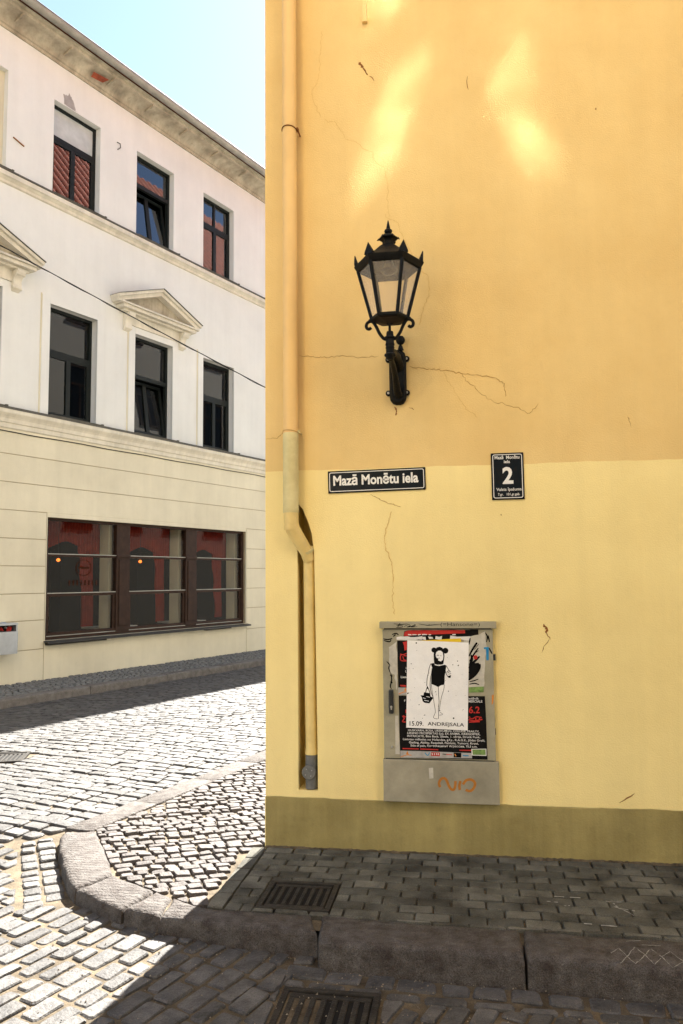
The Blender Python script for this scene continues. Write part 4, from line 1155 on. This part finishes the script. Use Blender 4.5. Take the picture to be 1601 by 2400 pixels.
for z0, z1 in ((.0,3.9),(4.2,7.9),(8.1,10.9)):
    b.quad((UL+.1,4.0,z0),(UR-.1,4.0,z0),(UR-.1,4.0,z1),(UL+.1,4.0,z1)); b.quad((UL+.1,.24,z0),(UR-.1,.24,z0),(UR-.1,4,z0),(UL+.1,4,z0)); b.quad((UL+.1,.24,z1),(UL+.1,4,z1),(UR-.1,4,z1),(UR-.1,.24,z1))
wpart(b, 'rooms', M['room'])

def win(c, hw, z0, z1, trans, y=.13, mull_top=False, tilt=0, blind=False, gm='glass'):
    """dark window: outer frame, transom, casements with panes"""
    f_ = .055
    b = MB()
    b.box(c-hw, c-hw+f_, y, y+.07, z0, z1); b.box(c+hw-f_, c+hw, y, y+.07, z0, z1)
    b.box(c-hw+f_, c+hw-f_, y, y+.07, z1-f_, z1); b.box(c-hw+f_, c+hw-f_, y, y+.07, z0, z0+f_)
    b.box(c-hw+f_, c+hw-f_, y-.012, y+.06, trans-.04, trans+.04)
    if mull_top: b.box(c-.025, c+.025, y+.004, y+.06, trans+.04, z1-f_)
    wo = wpart(b, 'window', M['dark_frame'])
    b = MB(); b.box(c-hw+f_, c+hw-f_, y+.028, y+.034, trans+.04, z1-f_); wpart(b, 'pane', M['sky_pane'] if blind else M[gm], wo)
    # sashes in the lower half
    def T(pts):
        if not tilt: return pts
        zb = z0+f_; ct, st = cos(tilt), sin(tilt)
        return [(x, y+.03+(yy-y-.03)*ct+(zz-zb)*st, zb+(zz-zb)*ct-(yy-y-.03)*st) for x, yy, zz in pts]
    za, zb_ = z0+f_, trans-.04
    s = MB()
    for bx in ((c-hw+f_, c-hw+f_+.05, za, zb_), (c+hw-f_-.05, c+hw-f_, za, zb_), (c-hw+f_+.05, c+hw-f_-.05, za, za+.055), (c-hw+f_+.05, c+hw-f_-.05, zb_-.05, zb_), (c-.045, c+.045, za+.055, zb_-.05)):
        t_ = MB(); t_.box(bx[0], bx[1], y-.008, y+.045, bx[2], bx[3]); s.add(T(t_.v), t_.f)
    so = wpart(s, 'sash', M['dark_frame'], wo)
    for x0, x1 in ((c-hw+f_+.05, c-.045), (c+.045, c+hw-f_-.05)):
        t_ = MB(); t_.box(x0, x1, y+.016, y+.022, za+.055, zb_-.05); t_.v = T(t_.v); wpart(t_, 'pane', M[gm], wo)
    if blind:
        b = MB(); b.quad((c-hw+f_,y+.10,trans-.02),(c+hw-f_,y+.10,trans-.02),(c+hw-f_,y+.10,z1),(c-hw+f_,y+.10,z1)); wpart(b, 'blind', M['net'], wo)
    return wo
for k, c in enumerate(CEN):
    if k == 0:
        b = MB(); b.box(c-.52, c+.52, .10, .16, *TOP); wpart(b, 'blind_window', M['beige'])
    else:
        win(c, .52, *TOP, 9.53, mull_top=(k == 3), tilt=radians(9) if k == 2 else 0, blind=(k == 1))
    win(c, .515, *MID, 5.62, tilt=radians(8) if k == 2 else 0, gm='glass_dull')
    # raised band round the first floor windows
    b = MB(); b.box(c-.675, c-.515, -.022, .03, 4.445, 6.545); b.box(c+.515, c+.675, -.022, .03, 4.445, 6.545); b.box(c-.515, c+.515, -.022, .03, 6.415, 6.545)
    wpart(b, 'window_surround', M['white'], bevel=.004)
    b = MB(); b.box(c-.70, c-.675, -.008, .03, 4.445, 6.56); wpart(b, 'surround_edge', M['beige'])
def pediment(c):
    b = MB(); b.box(c-.74, c+.74, -.045, .02, 6.547, 6.76); po = wpart(b, 'pediment', M['trim'])
    for nm, hw, z0, z1, p_ in (('bed_moulding',.92,6.745,6.785,.14),('corona',1.0,6.787,6.850,.22),('cymatium',1.06,6.852,6.885,.26)):
        b = MB(); b.box(c-hw, c+hw, -p_, .02, z0, z1); wpart(b, nm, M['trim'], po, bevel=.006)
    ap = 7.43; hb = 1.10; z0 = 6.887
    for s_ in (-1, 1):
        for th0, th1, p_, nm, m_ in ((0,.07,.20,'raking_moulding','trim'),(.072,.125,.25,'raking_cornice','trim'),(.126,.134,.275,'raking_flashing','flash')):
            # bar along the slope
            L = Vector((-hb*s_, ap-z0-.12)); Ld = L.normalized(); nr = Vector((-Ld.y, Ld.x)) if s_ < 0 else Vector((Ld.y, -Ld.x))
            if nr.y < 0: nr = -nr
            A = Vector((c+hb*s_, z0-.02)); B = A+L
            pts = []
            for q, th in ((A,th0),(B,th0),(B,th1),(A,th1)):
                v = q+nr*th
                if q is B: # mitre at the apex
                    v = v+Ld*((c-v.x)/Ld.x)
                pts.append((v.x, v.y))
            if area(pts) < 0: pts = pts[::-1]
            t_ = MB(); t_.prism(pts, 'y', .02, -p_ - (.001 if s_ > 0 else 0)); wpart(t_, nm, M[m_], po)
    b = MB(); b.add([(c-.95,-.06,z0),(c+.95,-.06,z0),(c,-.06,ap-.06)], [(0,1,2)]); wpart(b, 'tympanum', M['cornice'], po)  # recess shade put into the colour: darker plaster than the trim
    for s_ in (-1, 1):
        x0 = c+s_*.745-.075
        pf = [(.0,6.74),(-.19,6.74),(-.19,6.70),(-.16,6.66),(-.105,6.625),(-.075,6.57),(-.085,6.52),(-.075,6.46),(-.05,6.42),(.0,6.40)]
        b = MB(); b.prism(pf, 'x', x0, x0+.15); wpart(b, 'console', M['trim'], po, auto=40)
        b = MB(); b.tube([(x0-.012,-.135,6.685),(x0+.162,-.135,6.685)], .04, 10); wpart(b, 'console_scroll', M['trim'], po, auto=40)
        b = MB(); b.tube([(x0-.01,-.06,6.46),(x0+.16,-.06,6.46)], .03, 10); wpart(b, 'console_scroll', M['trim'], po, auto=40)
pediment(CEN[0]); pediment(CEN[2])
# plaster damage
def patch(pts, m, seed, y=-.003):
    rn = random.Random(seed); q = []
    for i in range(len(pts)):
        a, c = pts[i], pts[(i+1) % len(pts)]
        for j in range(4): q.append((a[0]+(c[0]-a[0])*j/4+rn.uniform(-.012,.012), a[1]+(c[1]-a[1])*j/4+rn.uniform(-.012,.012)))
    q = ccw(q); b = MB(); b.add([(x, y, z) for x, z in q], [tuple(range(len(q)))]); wpart(b, 'plaster_patch', m)
patch([(.93,10.34),(1.02,10.36),(1.05,10.42),(1.12,10.36),(1.18,10.24),(1.21,10.16),(.95,10.16)], M['zinc'], 3)
b = MB(); b.tube([(2.18,-.004,10.06),(2.24,-.03,10.05),(2.26,-.02,9.98),(2.20,-.004,9.92)], .009, 6); wpart(b, 'wall_hook', M['flash'])
b = MB(); b.tube([(-.05,-.01,9.03),(.16,-.01,8.97)], .012, 6); wpart(b, 'stain_rod', M['rust'])
b = MB(); b.add([(1.42,-.20,10.985),(1.75,-.24,11.00),(1.70,-.12,10.96),(1.45,-.09,10.945)], [(0,1,2,3)]); b.v = [(x, y-.012, z-.012) for x, y, z in b.v]; wpart(b, 'bare_brick_patch', M['tile'])
b = MB(); b.tube([(UL+i*.5,-.012,4.055+.006*sin(i*1.9)) for i in range(47)], .008, 5); wpart(b, 'wall_cable', M['wire'])

# shop window
sx0, sx1, sz0, sz1 = SH
y = .10
b = MB()
b.box(sx0, sx1, y-.02, y+.08, sz1-.045, sz1); b.box(sx0, sx1, y-.02, y+.08, sz0, sz0+.05)
sw = wpart(b, 'shop_window', M['brown_frame'])
for x0, x1 in ((sx0, sx0+.075), (2.40,2.73), (4.26,4.59), (sx1-.075, sx1)):
    b = MB(); b.box(x0, x1, y-.035, y+.10, sz0+.052, sz1-.047); wpart(b, 'mullion', M['brown_frame'], sw, bevel=.006)
for x0, x1 in ((2.46,2.67), (4.32,4.53)):
    b = MB(); b.box(x0, x1, y-.05, y-.036, sz0+.15, 2.02); wpart(b, 'mullion_panel', M['brown_frame'], sw, bevel=.006)
    b = MB(); b.box(x0-.06, x1+.06, y-.055, y-.036, 2.06, 2.11); wpart(b, 'mullion_moulding', M['brown_frame'], sw, bevel=.006)
BAYS = ((sx0+.077, 2.398), (2.732, 4.258), (4.592, sx1-.077))
for i, (x0, x1) in enumerate(BAYS):
    for zc_, h_ in ((2.075,.05),(1.395,.065)):
        b = MB(); b.box(x0, x1, y-.015, y+.05, zc_-h_/2, zc_+h_/2); tr = wpart(b, 'transom', M['brown_frame'], sw)
        b = MB(); b.box(x0, x1, y-.03, y-.016, zc_+h_/2-.014, zc_+h_/2); wpart(b, 'drip_bar', M['zinc'], sw)
    for z0, z1 in ((sz0+.052, .70), (.705, .755)):
        b = MB(); b.box(x0, x1, y-.02, y+.06, z0, z1); wpart(b, 'bottom_rail', M['brown_frame'], sw, bevel=.006)
    b = MB(); b.box(x0, x1, y-.034, y-.021, .690, .702); wpart(b, 'drip_bar', M['zinc'], sw)
    b = MB(); b.box(x1-.055, x1, y-.01, y+.05, .757, 1.36); wpart(b, 'sash_stile', M['brown_frame'], sw)
    b = MB(); b.box(x0, x0+.05, y-.01, y+.05, .757, 1.36); wpart(b, 'sash_stile', M['brown_frame'], sw)
    for z0, z1 in ((2.10, sz1-.047), (1.428, 2.05), (.757, 1.362)):
        b = MB(); b.box(x0, x1, y+.012, y+.018, z0, z1); wpart(b, 'pane', M['shop_glass'], sw)
    # plastered piers inside, curtains and valance
    b = MB(); b.box(x1-.02, x1+.30, .26, .50, .3, 2.9); wpart(b, 'inner_pier', M['room_light'])
    b = MB(); n = 60; vs_ = []
    cw = .42 if i == 0 else .36
    for j in range(13):
        f = j/12; zz = 2.66-f*1.88
        wd = cw*(1-.35*sin(min(1,f*1.25)*pi/2)) if i != 2 else cw*(1-.45*f)
        for k in range(n+1):
            s_ = k/n; vs_.append((x1-.10-wd*s_-.05*(1-f)*0, .58+.03*sin(s_*wd/ .42*46+.6*sin(f*5)), zz))
    b.add(vs_, [(j*(n+1)+k, j*(n+1)+k+1, (j+1)*(n+1)+k+1, (j+1)*(n+1)+k) for j in range(12) for k in range(n)]); wpart(b, 'curtain', M['curtain'], smooth=True)
    b = MB(); vs_ = []; n = 120
    for k in range(n+1):
        s_ = k/n; x = x0+(x1-x0)*s_; yy = .55+.025*sin(s_*150)
        vs_ += [(x, yy, 2.80), (x, yy, 2.30-.22*abs(cos(s_*pi*1.0))**1.5 + (.0 if i else .05))]
    b.add(vs_, [(2*k,2*k+1,2*k+3,2*k+2) for k in range(n)]); wpart(b, 'valance', M['curtain'], smooth=True)
b = MB(); b.prism([(.11,sz0-.004),(.11,sz0+.012),(-.10,sz0-.018),(-.115,sz0-.022),(-.115,sz0-.05),(-.105,sz0-.05),(-.105,sz0-.030)], 'x', sx0-.03, sx1+.05); wpart(b, 'shop_sill', M['sill_metal'], sw)
b = MB(); b.box(sx0, 2.05, -.10, -.0, sz0-.075, sz0-.035); wpart(b, 'sill_batten', M['cab_dark'], sw)
b = MB(); b.box(4.75, 5.55, -.09, -.0, sz0-.07, sz0-.035); wpart(b, 'sill_batten', M['cab_dark'], sw)
# faded emblem on the first pane
b = MB()
for r0 in (.15, .135):
    P_ = [(1.68+r0*1.2*cos(t), 1.86+r0*sin(t)) for t in [i*2*pi/24 for i in range(25)]]
    b.add([(x, y+.008, z) for x, z in P_]+[(1.68+(x-1.68)*.95, y+.008, 1.86+(z-1.86)*.95) for x, z in P_], [(i,i+1,26+i,25+i) for i in range(24)])
for k in range(8): b.box(1.36+k*.085, 1.39+k*.085, y+.006, y+.009, 1.55, 1.64)
b.box(1.56, 1.80, y+.006, y+.009, 1.84, 1.88)
wpart(b, 'window_emblem', M['emblem'], sw)
# inside: pale columns, tables with napkins, small lamps
for x0, x1, yy in ((1.05,1.55,2.6), (3.0,3.55,2.4), (4.95,5.7,2.2)):
    b = MB(); b.box(x0, x1, yy, yy+.3, 0, 3.8); wpart(b, 'inner_column', M['column'])
def local(u, d, z): p = W0+U*u-N*d; return (p.x, p.y, z)
for k, (u_, lab) in enumerate(((3.05,'restaurant table with folded white napkins behind the middle shop window pane'), (5.1,'restaurant table with folded white napkins behind the right shop window pane'))):
    e = empty('dining_table', local(u_, .95, 0), WROT, lab, 'table', 'tables behind the shop window')
    b = MB(); b.box(-.45,.45,-.3,.3,.70,.73); b.build('table_top', M['napkin'], e)
    b = MB(); b.box(-.04,.04,-.04,.04,0,.70); b.build('table_leg', M['brown_frame'], e)
    for j, x in enumerate((-.25,.0,.2)):
        n_ = empty('napkin', local(u_+x, .80+.06*j, .731), WROT+j*.5, ['folded white napkin standing on the left of the table','folded white napkin standing mid table','folded white napkin standing on the right of the table'][j] + (' behind the middle pane' if k == 0 else ' behind the right pane'), 'napkin', 'folded napkins behind the shop window')
        b = MB(); b.add([(-.06,-.03,0),(.06,-.03,0),(.06,.03,0),(-.06,.03,0),(-.07,0,.16),(0,0,.10),(.07,0,.17)], [(0,1,6,5,4),(2,3,4,5,6),(0,4,3),(1,2,6)]); b.build('cloth', M['napkin'], n_)
for k, u_ in enumerate((1.40, 3.36)):
    e = empty('pendant_lamp', local(u_, .45, 2.0), WROT, 'small glowing lamp behind the %s shop window pane' % ('left' if k == 0 else 'middle'), 'lamp', 'lamps behind the shop window')
    b = MB(); b.lathe([(.005,-.03),(.035,-.01),(.03,.02),(.005,.035)], 0, 0, 10); b.build('bulb', M['bulb'], e, smooth=True)
    b = MB(); b.tube([(0,0,.03),(0,0,1.8)], .004, 5); b.build('cord', M['wire'], e)

# litter bin on the facade
bn = empty('litter_bin', W0, WROT, 'brushed steel wall bin full of rubbish on the beige ground floor wall', 'litter bin')
bx0, bx1 = -.30, .135
def rpoly(x0, x1, y0, y1, r=.05, n=4):
    o = rrect(x1-x0, y1-y0, r, n); return [((x0+x1)/2+a, (y0+y1)/2+c) for a, c in o]
b = MB(); b.prism(rpoly(bx0,bx1,-.26,-.02), 'z', .495, .845); b.build('body', M['steel'], bn, auto=40)
b = MB(); b.prism(rpoly(bx0,bx1,-.262,-.02), 'z', .945, .975); b.lathe([(.06,.975),(.05,.990),(.02,.996)], (bx0+bx1)/2, -.14, 14); b.build('hood', M['steel'], bn, auto=40)
for x in (bx0+.006, bx1-.03):
    b = MB(); b.box(x, x+.024, -.22, -.04, .845, .945); b.build('hood_post', M['steel'], bn)
b = MB(); b.box(bx0+.03, bx1-.03, -.035, -.015, .845, .945); b.build('back_plate', M['cab_dark'], bn)
rn = random.Random(3)
for k in range(4):
    x = bx0+.08+k*.085; b = MB(); pts = [(x+rn.uniform(-.05,.05), -.15+rn.uniform(-.06,.06), .845+rn.uniform(0,.075)) for _ in range(7)]
    b.add(pts, [(0,1,2),(2,3,4),(4,5,6),(0,3,6),(1,4,5)]); b.build('rubbish', M['plastic_red' if k in (1,2,3) and k != 2 else 'napkin'], bn)

# cable across the street
P1 = Vector((-5.869,6.042,6.918)); P2 = Vector((-2.139,8.094,5.023))
dv = (P2-P1)
pts = []
for i in range(41):
    f = -.12+i/40*2.05
    p = P1+dv*f; p.z += .55*(f+.12)*(f-1.93)*.10+.02
    pts.append(p)
b = MB(); b.tube(pts, .008, 6); b.tube([(p.x, p.y, p.z-.010+.010*sin(i*2.3)) for i, p in enumerate(pts)], .005, 5)
tag(b.build('overhead_cable', M['wire']), 'thin twisted black cable crossing in front of the white facade', 'cable')

# ================================================================ HOUSE ACROSS THE LANE (behind the viewer: light, reflections)
ob = empty('opposite_house', (-3.2,-7.6,0), 0, 'tall pale ochre house across the lane from the yellow wall', 'building')
OH = 15.5
ops = [(1.0+k*2.1, 2.05+k*2.1, z, z+1.75) for k in range(6) for z in (1.2, 4.6, 8.0)]
TRI = (4.80, 6.26, 12.05, 13.75)      # unseen three-light attic window laid out to throw sun patches; middle light open
b = MB(); wall_open(b, 0, 14, -.3, OH, 0, ops+[TRI], -.18); b.box(0, 14, -9, -.5, -.3, OH); b.quad((0,-.5,OH),(14,-.5,OH),(14,0,OH),(0,0,OH)); b.quad((0,-.5,-.3),(0,0,-.3),(0,0,OH),(0,-.5,OH))
b.build('wall', M['opp_house'], ob)
for x0, x1, z0, z1 in ops:
    b = MB(); b.box(x0,x0+.06,-.17,-.11,z0,z1); b.box(x1-.06,x1,-.17,-.11,z0,z1); b.box(x0+.06,x1-.06,-.17,-.11,z0,z0+.06); b.box(x0+.06,x1-.06,-.17,-.11,z1-.06,z1); b.box(x0+.06,x1-.06,-.165,-.115,z0+1.2,z0+1.26); b.box((x0+x1)/2-.03,(x0+x1)/2+.03,-.165,-.115,z0+.06,z0+1.2)
    wo = b.build('window', M['brown_frame'], ob)
    b = MB(); b.box(x0+.06,x1-.06,-.15,-.14,z0+.06,z1-.06); b.build('pane', M['sign'], wo)
b = MB()
x0, x1, z0, z1 = TRI
for x in (x0, 5.26, 5.70, x1-.06): b.box(x, x+.06, -.17, -.11, z0, z1)
b.box(x0+.06,x1-.06,-.168,-.112,z0,z0+.06); b.box(x0+.06,x1-.06,-.168,-.112,z1-.06,z1)
wo = b.build('window', M['brown_frame'], ob)
def wavy(a, c, z0, z1, k, amp, ph):
    """mirror pane: a sheet twisted and rippled to shape the sun patches"""
    n, m_ = 22, 34; b = MB(); xc, zc_ = (a+c)/2, (z0+z1)/2; vs_ = []
    for j in range(m_+1):
        for i in range(n+1):
            x = a+(c-a)*i/n; z = z0+(z1-z0)*j/m_
            vs_.append((x, -.14+k*(x-xc)*(z-zc_)+amp*(sin(x*19+ph)*cos(z*11+ph*2)+.6*sin(z*23+x*9+ph)), z))
    b.add(vs_, [(j*(n+1)+i, (j+1)*(n+1)+i, (j+1)*(n+1)+i+1, j*(n+1)+i+1) for j in range(m_) for i in range(n)])
    b.build('pane', M['sun_mirror'], wo, smooth=True)
wavy(4.96, 5.25, 12.14, 13.04, -.022, .00009, .4)
wavy(5.77, 6.02, 12.78, 13.04, -.006, .00012, 2.0)
wavy(5.82, 6.16, 12.24, 12.64, .026, .0001, 3.1)
wavy(4.95, 5.25, 13.36, 13.66, -.01, .0002, 1.1)

# chalk and scuffs lying on the shaded pavement
def ground_mark(name, pts, w_, m, z, seed):
    rn = random.Random(seed); P = []
    for (x0, y0), (x1, y1) in zip(pts, pts[1:]):
        for j in range(5): P.append((x0+(x1-x0)*j/5+rn.uniform(-.002,.002), y0+(y1-y0)*j/5+rn.uniform(-.002,.002)))
    P.append(pts[-1]); b = MB(); n = len(P); vs_ = []
    for i, p in enumerate(P):
        a, c = P[max(i-1,0)], P[min(i+1,n-1)]; t_ = Vector((c[0]-a[0], c[1]-a[1])).normalized(); ww = w_*rn.uniform(.2,1)/2
        vs_ += [(p[0]-t_.y*ww, p[1]+t_.x*ww, z), (p[0]+t_.y*ww, p[1]-t_.x*ww, z)]
    b.add(vs_, [(2*i,2*i+1,2*i+3,2*i+2) for i in range(n-1) if rn.random() < .88]); b.build(name, m, pave)
M['chalk'] = mat('chalk', (.30,.29,.26), .95, .35, 60, spec=.05)
for i, pts in enumerate(([(1.804,-1.143),(1.856,-1.077),(1.877,-1.153),(1.898,-1.213),(1.954,-1.129),(1.993,-1.065),(2.019,-1.133),(2.043,-1.224),(2.098,-1.167),(2.15,-1.09),(2.2,-1.19)],
    [(1.838,-1.215),(1.879,-1.146),(1.927,-1.06),(1.956,-1.123),(1.974,-1.209),(2.022,-1.133),(2.068,-1.081),(2.089,-1.137),(2.13,-1.21)], [(1.888,-1.011),(1.966,-.993)], [(1.963,-1.035),(2.044,-1.031)])):
    ground_mark('chalk_line', pts, .005, M['chalk'], .0085, i)
for i, pts in enumerate(([(1.599,-.617),(1.656,-.618)], [(1.68,-.659),(1.709,-.65)], [(1.643,-.548),(1.773,-.55)], [(1.889,-.579),(1.966,-.577)], [(1.923,-.583),(1.938,-.65),(2.009,-.674)], [(1.92,-.636),(1.956,-.665),(1.994,-.726)], [(1.71,-.843),(1.892,-.857)])):
    ground_mark('scuff', pts, .011, M['chalk'], .0055, 20+i)

# grit and crumbs in the gutter, dirt along the wall foot
rn = random.Random(77); b = MB()
for k in range(900):
    if k < 420:
        x = rn.uniform(-1.3, 2.3); y = -1.20-.10*rn.random()**2*3 if x > .5 else -1.10-.3*rn.random()**2
        if x < -.2: t_ = (x+1.3)/1.1; y = -.10-t_*.95-rn.random()**2*.22
    else:
        x = rn.uniform(-2.2, 2.3); y = rn.uniform(-2.0, -1.15)
    r_ = rn.uniform(.002, .0055); z = zroad(x, y)+.001
    b.add([(x+r_,y,z),(x-r_*.4,y+r_,z),(x-r_,y-r_*.6,z),(x,y,z+r_*1.2)], [(0,1,3),(1,2,3),(2,0,3)])
o = b.build('grit', M['grit'], road); o['kind'] = 'stuff'
b = MB(); vs_ = []; n = 220
for i in range(n+1):
    x = i*4/n; wd = .008+.02*rn.random()**2; h_ = .004+.006*rn.random()
    vs_ += [(x,-.0045,h_), (x,-.0045-wd*.5,h_*.9), (x,-.0045-wd,-.004)]
b.add(vs_, [(3*i+k,3*i+k+1,3*i+k+4,3*i+k+3) for i in range(n) for k in range(2)]); b.build('wall_foot_dirt', M['joint'], pave)

for o in bpy.data.objects:
    if o.name.split('.')[0] in ('lettering','black_print','red_print','sponsor_mark','marker_scrawl','branches','torn_white','graffiti','window_emblem','white_reserve','face_marks'): o['kind'] = 'stuff'
